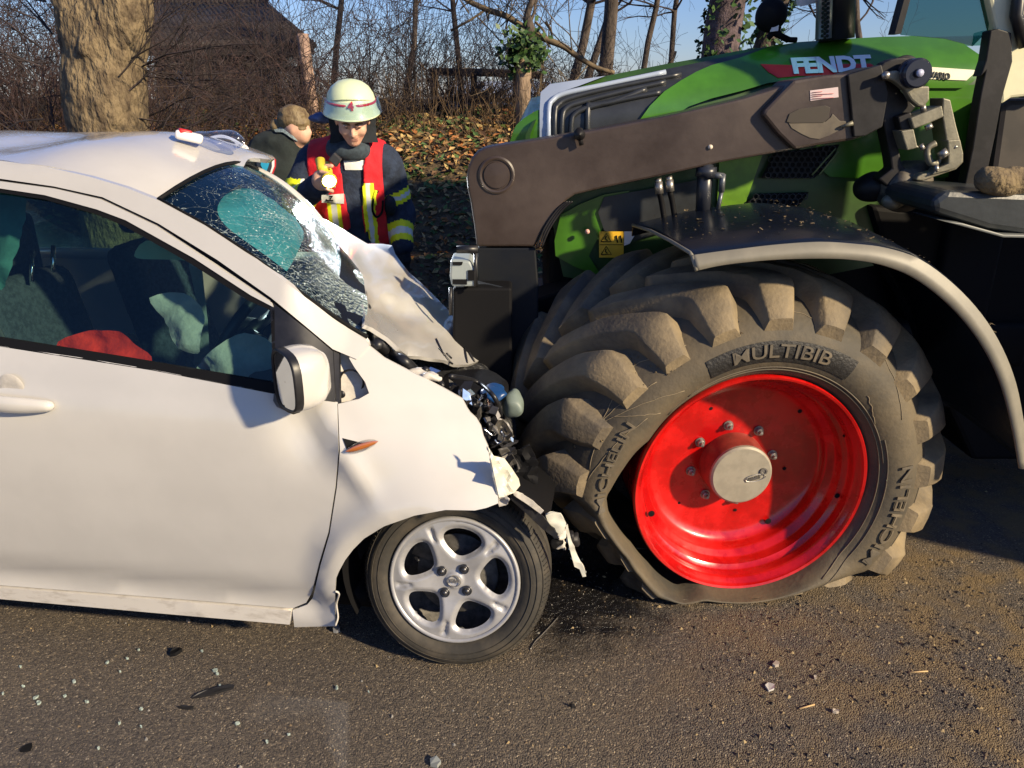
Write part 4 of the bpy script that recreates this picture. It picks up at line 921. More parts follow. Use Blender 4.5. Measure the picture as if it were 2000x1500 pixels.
q.ring(g, 0, False); mg = mesh('mudguard', q.v, q.f, [FENDER, FENDLIP], TR, mi=[1 if (i % 7) < 2 else 0 for i in range(len(q.f))], sharp=40); fixn(mg)
md = mg.modifiers.new('thickness', 'SOLIDIFY'); md.thickness = .008; md.offset = 0
q = B(); q.tube([g[0][2], g[0][3], g[0][4], g[0][5], g[0][6]], .006, 6); q.tube([g[0][0], g[0][2]], .006, 6); q.build('mudguard_edge', FENDLIP, TR)
sp_ = B()
for i in range(200):
    k = rnd.randrange(3, 42); u = rnd.random(); p = g[k][2].lerp(g[k][6], u**.8)+V((0, 0, .016)); s_ = rnd.choice((.002, .002, .003, .006))
    sp_.add([p+V((rnd.uniform(-1, 1)*2, rnd.uniform(-1, 1)*2, rnd.uniform(-.3, 1)))*s_ for _ in range(5)], [(0, 1, 2), (2, 3, 4), (4, 0, 1), (0, 2, 3)])
so_ = sp_.build('dirt_crumbs', MUD, TR, smooth=False); so_['kind'] = 'stuff'
br = B(); br.tube([(TC.x+.02, 2.62, 1.20), (TC.x+.05, 2.95, 1.15), (TC.x+.05, 3.2, .7)], .03, 8); br.build('mudguard_bracket', LOADDK, TR)
# bonnet shell side surface
HX0, HX1 = -.05, 2.0
def htop(x): return 1.655+.215*sst(-.1, 1.55, x) if x > 0 else 1.655-.6*x*x
def hside(P):
    x, y, z = P; tp = 1.66+.20*min(1, max(0, (x+.1)/1.5))**.75; k = max(0, z-(tp-.17)); yy = 2.98+.9*k*k/.17+.25*max(0, .22-x)**1.5*2+.02*x*0
    yy -= .10*sst(1.35, 1.0, z)*0
    return y-yy if False else yy-y
def hf(o=0): return lambda P: hside(P)+o
def hp(name, outl, m, off=0, step=14, thick=.02, parent=None, **k): return panel(name, outl, (lambda P: hside(P)-off), m, parent or TR, step=step, thick=thick, **k)
# surface is at y = hside; in front of it is positive
HTOPL = [(1060, 178), (1078, 160), (1120, 156), (1180, 146), (1240, 134), (1300, 122), (1380, 108), (1450, 95), (1500, 88), (1560, 81), (1650, 75), (1720, 71), (1790, 69), (1845, 74)]
hp('bonnet_core', [(1010, 262), (1030, 232), (1062, 214), (1062, 180), (1080, 162), (1120, 158), (1180, 149), (1240, 137), (1300, 125), (1380, 111), (1450, 98), (1500, 91), (1560, 84), (1650, 78), (1720, 74), (1790, 72), (1845, 77), (1920, 110), (1990, 180), (1990, 380), (1900, 480), (1500, 560), (1200, 560), (1100, 540), (1085, 470), (1070, 380), (1010, 300)], GREEND, -.012, step=24)
hp('grille_panel', [(1062, 214), (1070, 190), (1090, 182), (1130, 176), (1180, 160), (1240, 147), (1300, 135), (1380, 119), (1450, 104), (1499, 92), (1500, 100), (1450, 112), (1390, 128), (1330, 157), (1290, 184), (1262, 214), (1245, 245), (1110, 300), (1064, 300)], GRILLE, .004, step=12)
hp('sky_sheen_top', [(1054, 216), (1056, 180), (1074, 164), (1120, 157), (1183, 148), (1130, 168), (1090, 181), (1074, 193), (1067, 216), (1068, 290), (1054, 290)], SKYP, .010, step=8)  # top ledge of the nose with its sky reflection painted in
for k, L_ in enumerate(([(1072, 300), (1072, 215), (1080, 195), (1104, 182), (1180, 166), (1300, 141)], [(1084, 300), (1084, 222), (1092, 203), (1118, 190), (1200, 170), (1330, 145)], [(1097, 300), (1098, 232), (1108, 210), (1140, 198), (1210, 180), (1300, 160)], [(1115, 300), (1116, 240), (1124, 222), (1150, 210), (1220, 194), (1290, 180)], [(1148, 290), (1148, 212), (1156, 206), (1200, 198), (1262, 174)])):
    q = B(); q.tube([hit(p[0], p[1], lambda P: hside(P)-.010) for p in catmull([(x, y, 0) for x, y in L_], 5)], .010 if k < 4 else .011, 8); q.build('grille_rib', [SKYP if k in (0,) else GRILLE], TR)  # first rib carries the painted sky sheen as its highlight
hp('nose_panel', [(998, 300), (1003, 255), (1015, 238), (1034, 224), (1060, 213), (1066, 240), (1068, 300)], GREEN, .006, step=9, sm=2)
hp('nose_rib', [(1024, 300), (1027, 262), (1040, 238), (1048, 232), (1036, 262), (1033, 300)], GREEND, .022, step=8)
hp('green_sweep', [(1249, 235), (1270, 206), (1298, 178), (1330, 157), (1360, 140), (1390, 127), (1450, 111), (1499, 92), (1560, 82), (1650, 76), (1720, 72), (1790, 70), (1845, 74), (1880, 84), (1915, 108), (1928, 132), (1900, 160), (1880, 172), (1700, 172), (1616, 150), (1550, 155), (1500, 162), (1450, 177), (1390, 192), (1345, 208), (1320, 225), (1300, 250), (1240, 260)], GREEN, .016, step=14, thick=.03)
hp('bonnet_side', [(1690, 172), (1920, 165), (1930, 240), (1915, 300), (1900, 345), (1720, 350), (1620, 345), (1560, 290), (1600, 270), (1700, 255)], GREEN, .004, step=18)
hp('bonnet_side', [(1405, 310), (1490, 300), (1455, 400), (1430, 412), (1400, 412)], mat('lit_green_paint', (.12, .26, .015), .35, var=.2, vs=8), .006, step=12)  # same green painted lighter, for the light falling under the loader arm
hp('bonnet_side', [(1095, 420), (1130, 400), (1180, 380), (1230, 372), (1180, 440), (1150, 500), (1175, 540), (1120, 520), (1085, 500), (1083, 470)], GREEN, .012, step=12)
hp('dark_side_panel', [(1180, 385), (1370, 350), (1372, 430), (1240, 470), (1180, 450), (1168, 415)], GRILLE, .02, step=14)
for outl, nm in (([(1486, 348), (1512, 300), (1640, 282), (1622, 318), (1590, 348)], 'mesh_panel'), ([(1450, 402), (1480, 378), (1580, 375), (1560, 402)], 'mesh_panel')):
    mp_ = hp(nm, outl, SEAL, .012, step=14); hx = B(); y = 280; r_ = 0
    while y < 404:
        x = 1440+(r_ % 2)*6
        while x < 1650:
            if inpoly(x, y, outl): P = hit(x, y, lambda P: hside(P)-.018); hx.tube([P+V((.011*cos(a), 0, .011*sin(a))) for a in [pi/6+pi*k/3 for k in range(7)]], .0022, 4, cap=False)
            x += 12
        y += 10.4; r_ += 1
    hx.build('hex_mesh', [GRILLE], mp_)
for L_ in ([(1586, 342), (1632, 290)], [(1600, 342), (1637, 296)]):
    q = B(); q.tube([hit(x, y, lambda P: hside(P)-.02) for x, y in L_], .003, 5); q.build('trim_line', [mat('lime_line', (.25, .30, .12), .5)], TR)
# badge and lettering
hp('red_decal', [(1485, 125), (1548, 127), (1700, 124), (1712, 132), (1690, 148), (1560, 148), (1520, 152), (1500, 140)], DECRED, .019, step=10, thick=.001)
def plant_text(body, px0, py0, px1, py1, size, m, off, name, sx=1, shear=0, bold=.02, ext=.002):
    f_ = lambda P: hside(P)-off
    A = hit(px0, py0, f_); Bp = hit(px1, py1, f_); ux = (Bp-A).normalized(); uz = V((0, 0, 1)); tv, tf = text_verts(body, size, ext, size*bold); w = max(v.x for v in tv)-min(v.x for v in tv)
    k = (Bp-A).length/w; mid = (A+Bp)/2; q = B(); pl = [mid+ux*((v.x+shear*v.y)*k)+uz*v.y for v in tv]; q.add([V((p.x, hside((p.x, 0, p.z))-off-v.z, p.z)) for p, v in zip(pl, tv)], tf); return q.build(name, m, TR, smooth=False)
plant_text('FENDT', 1547, 130, 1702, 124, .072, SILV, .024, 'bonnet_lettering', bold=.045)
hp('white_stripe', [(1806, 130), (1909, 137), (1888, 157), (1808, 154)], mat('stripe_white', (.72, .72, .58), .4), .019, step=10, thick=.001)
plant_text('VARIO', 1818, 146, 1856, 150, .032, mat('ink', (.03, .03, .03), .6), .022, 'bonnet_lettering', bold=.0)
hp('warning_sticker', [(1170, 452), (1218, 452), (1218, 503), (1170, 503)], YELL, .035, step=12, thick=.002)
hp('white_sticker', [(1219, 452), (1244, 452), (1230, 476), (1219, 480)], WSTK, .035, step=12, thick=.002)
wk_ = B()
for cx, cy in ((1184, 466), (1184, 491)):
    P = [hit(x, y, lambda P: hside(P)-.038) for x, y in ((cx-10, cy+6), (cx, cy-10), (cx+10, cy+6), (cx-10, cy+6))]; wk_.tube(P, .0018, 4)
    wk_.tube([hit(cx, cy-5, lambda P: hside(P)-.038), hit(cx-2, cy, lambda P: hside(P)-.038), hit(cx+2, cy+4, lambda P: hside(P)-.038)], .0025, 4)
for cx in (1204, 1212): wk_.tube([hit(cx, 460, lambda P: hside(P)-.038), hit(cx+2, 474, lambda P: hside(P)-.038)], .003, 4)
wk_.tube([hit(1171, 478, lambda P: hside(P)-.038), hit(1217, 478, lambda P: hside(P)-.038)], .0012, 4); wk_.build('warning_sign_print', [SEAL], TR)
# body under the skin
q = B(); q.box((1.1, 3.42, .95), (1.9, .70, .75)); q.box((1.0, 3.42, 1.35), (1.9, .78, .4)); q.box((2.6, 3.42, .8), (1.6, .7, .6)); q.build('engine', [SEAL], TR, bevel=.03)
q = B()
vsx = [(-.02, 1.0), (-.05, 1.25), (.0, 1.45), (.08, 1.6), (.3, 1.655), (.8, 1.75), (1.3, 1.82), (1.95, 1.84)]
q.ring([[(x, 3.12+.6*k/6, z+.05*sin(pi*k/6)-.01) for k in range(7)] for x, z in vsx], 0, False); q.ring([[(x, 3.84, z-.10), (x, 3.86, z-.5)] for x, z in vsx], 0, False); q.build('bonnet_top', [GREEN], TR)
q = B(); q.tube([(TC.x, 2.5, .55), (TC.x, 4.3, .55)], .09, 12); q.box((TC.x, 3.4, .55), (.3, 1.0, .24)); q.build('front_axle', [LOADDK], TR)
q = B(); q.revolve((TC.x+.1, 4.0, .69), (0, 1, 0), [(.0, .1), (.40, .05), (.42, .0), (.70, .05), (.72, .3), (.7, .55), (.4, .6), (0, .6)], 40); q.build('far_front_wheel', [TTYRE], TR)
q = B(); q.box((.22, 3.4, .62), (.36, .8, .36)); q.build('front_hitch', [LOADDK], TR, bevel=.04)
for y0, s_ in ((1.90, 1), (4.6, -1)):
    q = B(); q.revolve((3.42, y0, .98), (0, s_, 0), [(.0, .25), (.5, .2), (.52, .0), (.88, .0), (1.0, .1), (1.0, .6), (.88, .7), (.5, .7)], 48)
    q.build('rear_wheel', [TTYRE], TR)
    q = B(); q.ring([[(3.42+r_*cos(a), y0+s_*d, .98+r_*sin(a)) for a in [radians(-5+170*k/20) for k in range(21)]] for r_, d in ((1.08, .06), (1.1, .08), (1.1, .7))], 0, False); q.build('rear_mudguard', [GREEN], TR, solid=.02)
# ---- loader arm
LY = 2.76
def plate(name, outl, Y, dep, m, bev=.004, sm=0, parent=None, **k):
    if sm: outl = [(p[0], p[1]) for p in catmull([(x, y, 0) for x, y in outl], sm, True)]
    P = [atY(x, y, Y) for x, y in outl]; n = sum(((P[i].x*P[(i+1) % len(P)].z-P[(i+1) % len(P)].x*P[i].z) for i in range(len(P))))
    if n < 0: P = P[::-1]
    q = B(); q.prism(P, (0, dep, 0)); return q.build(name, m if isinstance(m, list) else [m], parent or LD, smooth=False, bevel=bev, **k)
LD = mesh('loader', [V((1, LY+.05, 1.4))+V(v) for v in ((0, .004, 0), (.004, 0, 0), (0, 0, .004))], [(0, 1, 2)], LOADDK, TR)
plate('boom', [(1555, 160), (1500, 178), (1450, 193), (1350, 216), (1249, 237), (1150, 256), (1066, 270), (1000, 280), (960, 286), (945, 290), (932, 297), (922, 308), (915, 324), (911, 345), (913, 368), (919, 395), (926, 440), (931, 482), (1045, 482), (1062, 448), (1086, 414), (1106, 392), (1122, 381), (1180, 367), (1300, 342), (1405, 318), (1450, 310), (1555, 292)], LY, .13, LOADER, bev=.008)
plate('knee_column', [(933, 484), (1046, 484), (1052, 560), (1050, 725), (938, 725), (930, 600)], LY+.01, .12, mat('column_blue_black', (.007, .009, .014), .5, col2=(.012, .013, .015), vs=5, spec=.2), bev=.006)
plate('tip_casing', [(1550, 157), (1616, 146), (1665, 143), (1720, 128), (1722, 249), (1700, 262), (1668, 274), (1600, 284), (1552, 293), (1520, 262), (1490, 225), (1494, 214), (1525, 182)], LY-.03, .18, LOADER, bev=.010)
plate('tip_dark_plate', [(1656, 146), (1722, 126), (1736, 180), (1724, 248), (1690, 266), (1668, 268)], LY-.045, .04, LOADDK, bev=.004)
# recessed pocket with worn rim
plate('pocket', [(1536, 238), (1542, 222), (1560, 213), (1612, 206), (1622, 210), (1618, 232), (1608, 240), (1545, 241)], LY-.034, .006, mat('pocket_dark', (.04, .032, .024), .7), bev=.0015, sm=0)
plate('worn_paint', [(1540, 240), (1612, 238), (1626, 222), (1640, 236), (1668, 238), (1640, 254), (1600, 272), (1566, 262)], LY-.0325, .004, MUDPLATE, bev=.001, sm=2)
q = B(); q.tube([atY(1642, 248, LY-.04), atY(1666, 240, LY-.05)], [.004, .008], 8); q.build('grease_nipple', [CAST], LD)
plate('white_label', [(1582, 177), (1637, 170), (1638, 190), (1583, 197)], LY-.032, .003, mat('label_pink_white', (.60, .48, .48), .5), bev=.0005)
lb = B()
for k in range(4): lb.tube([atY(1586, 181+4*k, LY-.034), atY(1606+22*(k % 2), 178.5+4*k, LY-.034)], .0012, 4)
lb.build('label_print', [mat('print_red', (.4, .12, .12), .6)], LD)
for k in range(3):
    q = B(); q.tube(catmull([atY(x+5*k, y, LY-.006) for x, y in ((1048, 482), (1064, 445), (1088, 410), (1108, 393))], 5), .004, 6); q.build('weld_seam', [LOADDK], LD)
q = B(); c0 = atY(970, 342, LY); q.revolve(c0, (0, -1, 0), [(.064, -.005), (.064, .005), (.058, .008), (.052, .006), (.050, .002), (.046, .002), (.044, .008), (.0, .010)], 40); q.build('pivot_cap', [LOADER], LD, sharp=30)
q = B(); c0 = atY(1387, 287, LY); q.revolve(c0, (0, -1, 0), [(.008, 0), (.008, .006), (.0, .008)], 12); q.build('paint_dot_bolt', [mat('pale_bolt', (.6, .52, .42), .5)], LD)
q = B(); c0 = atY(1147, 452, 2.93); q.revolve(c0, (0, -1, 0), [(.009, 0), (.009, .008), (0, .01)], 12); q.build('pink_bolt', [mat('pink_bolt', (.6, .35, .30), .5)], TR)
q = B(); c0 = atY(1130, 262, LY); q.tube([c0+V((0, .06, .0)), c0+V((0, -.03, .01))], .014, 10); q.revolve(c0+V((0, -.02, 0)), (0, -1, 0), [(.0, .03), (.02, .02), (.018, 0)], 10); q.tube([c0+V((0, -.02, 0)), c0+V((.01, -.02, -.035))], .008, 8); q.build('hose_coupling', [CHROME if 0 else LOADDK], LD)
# pivot and quick-hitch carriage
px0 = atY(1768, 138, LY-.02); q = B(); q.tube([atY(1740, 150, LY+.1)+V((0, 0, 0)), atY(1768, 140, LY-.03)], .052, 24); q.build('pin_boss', [LOADDK], LD, bevel=.004)
plate('ear_plate', [(1718, 130), (1740, 116), (1765, 112), (1790, 116), (1806, 128), (1812, 150), (1805, 170), (1780, 178), (1760, 165), (1735, 158), (1720, 150)], LY-.03, .05, LOADDK, .006, sm=2)
q = B(); c0 = atY(1790, 143, LY-.09); q.revolve(c0, (.0, -1, 0), [(.0, -.05), (.040, -.05), (.046, -.04), (.046, -.02), (.038, -.012), (.046, -.006), (.046, .008), (.040, .014), (.014, .014), (.014, .024), (.0, .026)], 36); q.build('pin_cap', [mat('glossy_black', (.02, .022, .035), .2)], LD, sharp=30)
q = B(); q.revolve(c0+V((0, -.014, 0)), (0, -1, 0), [(.012, 0), (.012, .012), (.0, .013)], 10); q.build('pin_bolt', [mat('grease_blue', (.40, .42, .55), .4)], LD)
plate('link_bracket', [(1728, 143), (1752, 137), (1776, 152), (1785, 168), (1816, 168), (1816, 196), (1803, 210), (1793, 207), (1780, 196), (1768, 176), (1748, 160), (1730, 153)], LY-.07, .035, CAST, .006)
q = B(); q.tube([atY(1730, 150, LY-.06), atY(1730, 146, LY-.085)], .012, 10); q.build('link_pin', [STEEL], LD); q = B(); q.tube([atY(1802, 205, LY-.05), atY(1804, 218, LY-.05)], .010, 8); q.build('link_pin', [STEEL], LD)
plate('carriage_arm', [(1722, 150), (1744, 160), (1772, 190), (1790, 208), (1770, 232), (1752, 270), (1762, 320), (1790, 352), (1770, 372), (1735, 366), (1716, 350), (1742, 330), (1738, 300), (1730, 262), (1724, 235)], LY-.01, .07, LOADDK, .006)
def fr(name, o_, Y, d, m=CAST, b=.004): return plate(name, o_, Y, d, m, b)
fr('hitch_frame', [(1754, 229), (1779, 219), (1781, 224), (1778, 233), (1782, 252), (1784, 270), (1790, 290), (1772, 293), (1760, 254)], LY-.05, .10, LOADDK)
fr('hitch_frame', [(1842, 191), (1857, 195), (1868, 245), (1876, 275), (1882, 300), (1882, 317), (1868, 331), (1803, 353), (1789, 352), (1791, 346), (1802, 340), (1840, 332), (1851, 322), (1852, 312), (1853, 309), (1848, 270), (1841, 226)], LY-.06, .09)
fr('hitch_top_bar', [(1778, 231), (1840, 206), (1844, 228), (1810, 243), (1785, 252)], LY-.07, .09)
fr('hitch_block', [(1760, 256), (1785, 252), (1792, 284), (1797, 288), (1772, 294), (1766, 276)], LY-.075, .09)
fr('hitch_block', [(1851, 274), (1876, 272), (1882, 300), (1880, 318), (1866, 330), (1838, 337), (1820, 342), (1830, 330), (1852, 320), (1853, 300)], LY-.075, .05)
q = B(); q.tube(catmull([atY(x, y, LY-.05) for x, y in ((1827, 280), (1813, 288), (1811, 302), (1818, 318), (1832, 318), (1836, 310))], 5), [.011]*10+[.012]*10+[.007]*6, 8); q.build('hook', [CAST], LD)
for a_, b_, r_ in (((1838, 294), (1846, 306), .016), ((1812, 243), (1816, 252), .012), ((1798, 282), (1803, 292), .008), ((1828, 322), (1830, 336), .008), ((1864, 284), (1866, 291), .010)):
    q = B(); q.tube([atY(*a_, LY-.065), atY(*b_, LY-.07)], r_, 10); q.build('hitch_pin', [STEEL], LD)
# hydraulic cylinder and couplings behind the mudguard
q = B(); q.tube([atY(1378, 320, LY+.03), atY(1373, 425, LY+.03)], .028, 16); q.tube([atY(1380, 326, LY+.02), atY(1378, 345, LY+.02)], .036, 16); q.build('hydraulic_cylinder', [mat('cylinder_blue_black', (.022, .025, .034), .35)], LD)
q = B(); q.tube([atY(1390, 341, LY+.01), atY(1414, 345, LY+.0)], .012, 8); q.tube([atY(1412, 340, LY), atY(1409, 375, LY)], .011, 8); q.tube([atY(1409, 375, LY), atY(1402, 410, LY)], .008, 8); q.build('hose_fitting', [mat('fit', (.12, .13, .14), .4, .5)], LD)
for x0 in (1285, 1306):
    q = B(); q.tube([atY(x0, 349-.2*(x0-1285), LY+.02), atY(x0+2, 358-.2*(x0-1285), LY+.02)], .012, 8); q.tube([atY(x0+1, 356-.2*(x0-1285), LY+.015), atY(x0+3, 378-.2*(x0-1285), LY+.015)], .015, 10); q.build('quick_coupling', [STEEL], LD)
    q = B(); q.tube(catmull([atY(x0+3, 376, LY+.02), atY(x0+8, 400, LY+.03), atY(x0+14, 440, LY+.03)], 4), .010, 8); q.build('hydraulic_hose', [SEAL], LD)
q = B(); q.box((1.75, 2.98, .95), (.22, .16, 1.0)); q.box((1.55, 3.0, .72), (1.0, .2, .18)); q.box((.62, 3.0, .75), (1.2, .14, .2)); q.build('loader_subframe', [SEAL], LD, bevel=.02)
lump('pivot_casting', atY(1765, 362, 2.8), (.10, .08, .09), mat('cast_grime', (.10, .085, .065), .6, col2=(.02, .02, .02), vs=12, thr=(.45, .6)), .25, 9, 3, TR)
lump('pivot_casting', atY(1700, 366, 2.84), (.06, .05, .05), LOADDK, .25, 9, 6, TR)
lump('grease_lump', atY(1742, 393, 2.74), (.035, .03, .025), CAST, .3, 20, 8, TR)
# grey plastic box on the left part of the front hitch
q = B()
def gp(x, y, Y=2.62): return atY(x, y, Y)
q.prism([gp(880, 508), (gp(918, 510)), gp(930, 530), gp(930, 560), gp(882, 560), gp(878, 540)], (0, .14, 0)); q.build('headlamp_box', [mat('box_grey', (.28, .32, .32), .4)], TR, smooth=False, bevel=.008)
for O_ in ([(884, 512), (904, 512), (902, 518), (884, 518)], [(884, 546), (912, 546), (912, 556), (884, 555)], [(914, 528), (928, 528), (928, 548), (914, 548)]):
    q = B(); q.prism([gp(x, y, 2.615) for x, y in O_], (0, .01, 0)); q.build('lamp_slot', [SEAL], TR, smooth=False)
for a_, b_, r_ in (((892, 487), (934, 487), .014), ((929, 490), (929, 560), .007), ((880, 562), (880, 615), .006)):
    q = B(); q.tube([gp(*a_), gp(*b_)], r_, 8); q.build('lamp_bracket', [BLACK], TR)
q = B(); q.prism([gp(884, 562, 2.66), gp(1000, 562, 2.66), gp(1000, 760, 2.66), gp(884, 700, 2.66)], (0, .12, 0)); q.prism([gp(1000, 600, 2.9), gp(1120, 560, 2.9), gp(1120, 800, 2.9), gp(1000, 800, 2.9)], (0, .2, 0)); q.build('front_frame', [SEAL], TR, smooth=False, bevel=.01)
q = B(); q.prism([gp(1028, 590, 2.95), gp(1078, 590, 2.95), gp(1078, 640, 2.95), gp(1020, 640, 2.95)], (0, .05, 0)); q.build('amber_part', [mat('amber', (.20, .09, .01), .6)], TR, smooth=False)
# ---- cab, exhaust, steps
CY = 2.72
def cp_(x, y, Y=CY): return atY(x, y, Y)
q = B(); q.prism([cp_(1748, 66), cp_(1768, -8), cp_(1790, -200), cp_(1800, -200), cp_(1780, -8), cp_(1760, 66)], (0, .05, 0)); q.build('cab_pillar', [LOADDK], TR, smooth=False)
q = B(); q.prism([cp_(1760, 68, 2.75), cp_(1790, -200, 2.75), cp_(1950, -200, 2.75), cp_(1930, 60, 2.75), cp_(1900, 90, 2.75), cp_(1845, 76, 2.75)], (0, .006, 0)); q.build('cab_windscreen', [CABGL], TR, smooth=False)
q = B(); q.box((3.0, 3.42, 1.55), (.55, .55, .5)); q.box((3.25, 3.42, 2.1), (.15, .5, .7)); q.box((2.3, 3.42, 1.72), (.2, .5, .2)); q.build('cab_interior', [DARK], TR, bevel=.05)
q = B(); q.prism([cp_(1930, -10), cp_(1946, 60), cp_(1950, 75), cp_(1955, 205), cp_(1975, 192), cp_(2010, 188), cp_(2060, 190), cp_(2060, -250), cp_(1955, -250)], (0, .06, 0)); q.build('cab_side_panel', [CREAM], TR, smooth=False, bevel=.01)
q = B(); q.tube([cp_(1996, -60, 2.70), cp_(1985, 30, 2.70), cp_(2002, 90, 2.70)], .02, 8); q.build('grab_rail', [BLACK], TR)
plate('cab_post', [(1935, 60), (1950, 56), (1976, 64), (1978, 120), (1958, 190), (1945, 260), (1930, 330), (1895, 375), (1885, 360), (1900, 290), (1915, 190), (1925, 140), (1915, 150), (1926, 118)], 2.70, .05, LOADDK, .01, parent=TR)
plate('cab_step_panel', [(1955, 205), (1975, 193), (2120, 190), (2120, 420), (1960, 380), (1938, 330)], 2.78, .2, mat('brown_panel', (.035, .028, .022), .55, var=.3, vs=8), .02, parent=TR)
plate('tank', [(1822, 392), (1850, 372), (2150, 384), (2150, 462), (2000, 458), (1930, 448), (1840, 420), (1825, 415)], 2.42, .35, mat('tank_grey', (.028, .033, .036), .35, var=.15, vs=9, bump=.05, bs=60), .02, parent=TR)
plate('tank_edge', [(1842, 432), (1880, 436), (1960, 458), (2150, 462), (2150, 468), (1960, 464), (1880, 442)], 2.40, .2, mat('edge_grey', (.16, .17, .16), .5), .003, parent=TR)
plate('underframe', [(1700, 400), (2200, 455), (2200, 900), (1900, 900), (1760, 600)], 2.95, .4, SEAL, .02, parent=TR)
def logf(P): return cap(P, atY(1938, 352, 2.42), atY(2120, 372, 2.55), .046, .05)+.012*nz(P, 14)+.006*nz(P, 40, 2)+.02*np.exp(-((P[..., 0]-1.62)/.03)**2)
p0 = np.array(atY(1938, 352, 2.42)); isomesh('muddy_cylinder', logf, p0-[.12, .12, .12], p0+[.45, .25, .1], .012, MUD, TR)
cr = B()
for i in range(26): p = atY(rnd.uniform(1925, 2010), rnd.uniform(372, 380), 2.44); s_ = rnd.uniform(.003, .009); cr.add([p+V((rnd.uniform(-1, 1), rnd.uniform(-1, 1), rnd.uniform(-.5, .5)))*s_ for _ in range(5)], [(0, 1, 2), (2, 3, 4), (4, 0, 1), (0, 2, 3)])
o = cr.build('soil_crumbs', MUD, TR, smooth=False); o['kind'] = 'stuff'
q = B(); q.box((3.1, 3.42, 2.95), (1.5, 1.6, .10)); q.build('cab_roof', [CREAM], TR, bevel=.05)
q = B(); q.tube([atY(1634, 78, 3.1), atY(1640, -160, 3.1)], .062, 24); q.build('exhaust', [mat('exhaust_black', (.02, .021, .022), .45, .3)], TR)
q = B(); q.tube([atY(1608, 76, 3.03), atY(1616, -160, 3.03)], .028, 16); ex = q.build('exhaust_shield', [mat('shield_metal', (.30, .31, .34), .35, .7)], TR)
q = B()
for k in range(16):
    for j in range(3):
        p = atY(1606+5*j+.5*k*.5, 70-9*k+(j % 2)*4, 3.0); q.revolve(p, (0, -1, 0), [(.006, 0), (0, .001)], 8)
q.build('shield_hole', [SEAL], ex)
# work lamp on a stalk in front of the cab
lump('work_lamp', atY(1503, 30, 3.15), (.06, .05, .06), SEAL, .12, 9, 2, TR)
q = B(); q.tube(catmull([atY(x, y, 3.15) for x, y in ((1510, 10), (1522, 40), (1520, 62), (1535, 76), (1556, 78))], 4), .010, 8); q.tube([atY(1500, 74, 3.15), atY(1512, 64, 3.15), atY(1540, 78, 3.15)], .012, 8); q.build('lamp_stalk', [SEAL], TR)
q = B(); q.prism([atY(1510, 43, 3.12), atY(1522, 44, 3.12), atY(1520, 60, 3.12), atY(1505, 62, 3.12)], (0, .01, 0)); q.build('lamp_label', [WSTK], TR, smooth=False)
q = B(); q.prism([atY(1562, -2, 3.12), atY(1602, -4, 3.12), atY(1602, 3, 3.12), atY(1564, 13, 3.12)], (0, .01, 0)); q.prism([atY(1550, -60, 3.14), atY(1640, -60, 3.14), atY(1615, 2, 3.14), atY(1562, 10, 3.14)], (0, .03, 0), 0); q.build('lamp_plate', [WSTK], TR, smooth=False)
# ------------------------------------------------------------------ background trees, thicket, hut
def grow(q, p, d, L, r, depth, R_, twist=.35, nb=3, minr=.0022, grav=0, up=.05, m=0, sides=None):
    n = max(3, int(L/.16)) if depth > 1 else 4; pts = [p]; rad = [r]; dirs = [d]
    for i in range(n):
        d = (d+V((R_.gauss(0, twist), R_.gauss(0, twist), R_.gauss(0, twist)+up-grav))*.35).normalized(); p = p+d*(L/n); pts.append(p); rad.append(max(minr, r*(1-.62*(i+1)/n))); dirs.append(d)
    q.tube(pts, rad, sides or (7 if r > .04 else 4 if r > .012 else 3), m, cap=False)
    if depth <= 0: return
    for k in range(nb+(R_.random() < .5)):
        i = R_.randint(max(1, n//4), n); dd = (dirs[i]+V((R_.gauss(0, 1), R_.gauss(0, 1), R_.gauss(0, .8)+.25)).normalized()*R_.uniform(.6, 1.2)).normalized()
        grow(q, pts[i], dd, L*R_.uniform(.45, .72), rad[i]*R_.uniform(.5, .72), depth-1, R_, twist*1.12, nb, minr, grav, up, m)
def onbank(x, y): return V((x, y, bankz(x, y) if y > 4.6 else 0))
def bare_tree(px, py, Y, r, h, lean, seed, label, ivy=0, depth=4, nb=3, group=None, mt=None):
    R_ = random.Random(seed); b = atY(px, py, Y); b = onbank(b.x, Y); T = thing('bare_tree', label, 'tree', b, group)
    q = B(); pts = [b-V((0, 0, .1))]; n = 12; d = V((lean, 0, 1)).normalized(); p = b.copy(); rad = [r*1.25]
    for i in range(n): p = p+d*h/n+V((R_.gauss(0, .03), R_.gauss(0, .03), 0)); pts.append(p.copy()); rad.append(r*(1-.55*(i+1)/n))
    q.tube(pts, rad, 9); q.build('trunk', [mt or BARKS], T)
    q = B()
    for i in range(int(h*4.5)):
        k = R_.randint(3, n); dd = V((R_.gauss(0, 1), R_.gauss(0, .7), R_.uniform(.1, 1.1))).normalized(); grow(q, pts[k], dd, R_.uniform(.7, 1.6), rad[k]*.42, depth-1, R_, .38, nb)
    q.build('branches', [TWIG], T)
    if ivy:
        q = B()
        for i in range(ivy):
            k = R_.uniform(0, n-.01); j = int(k); c_ = pts[j].lerp(pts[j+1], k-j); a = R_.uniform(0, 2*pi); rr_ = rad[j]*(1.0+.8*abs(noise.noise(V((a, k*.8, seed)))))+.02; c_ = c_+V((cos(a), sin(a), 0))*rr_
            u = V((R_.gauss(0, 1), R_.gauss(0, 1), R_.gauss(0, 1))).normalized(); v = u.orthogonal(); s_ = R_.uniform(.025, .05); q.add([c_-u*s_, c_-v*s_*.6, c_+u*s_, c_+v*s_*.6], [(0, 1, 2, 3)])
        q.build('ivy', [IVY], T, smooth=False)
    return T
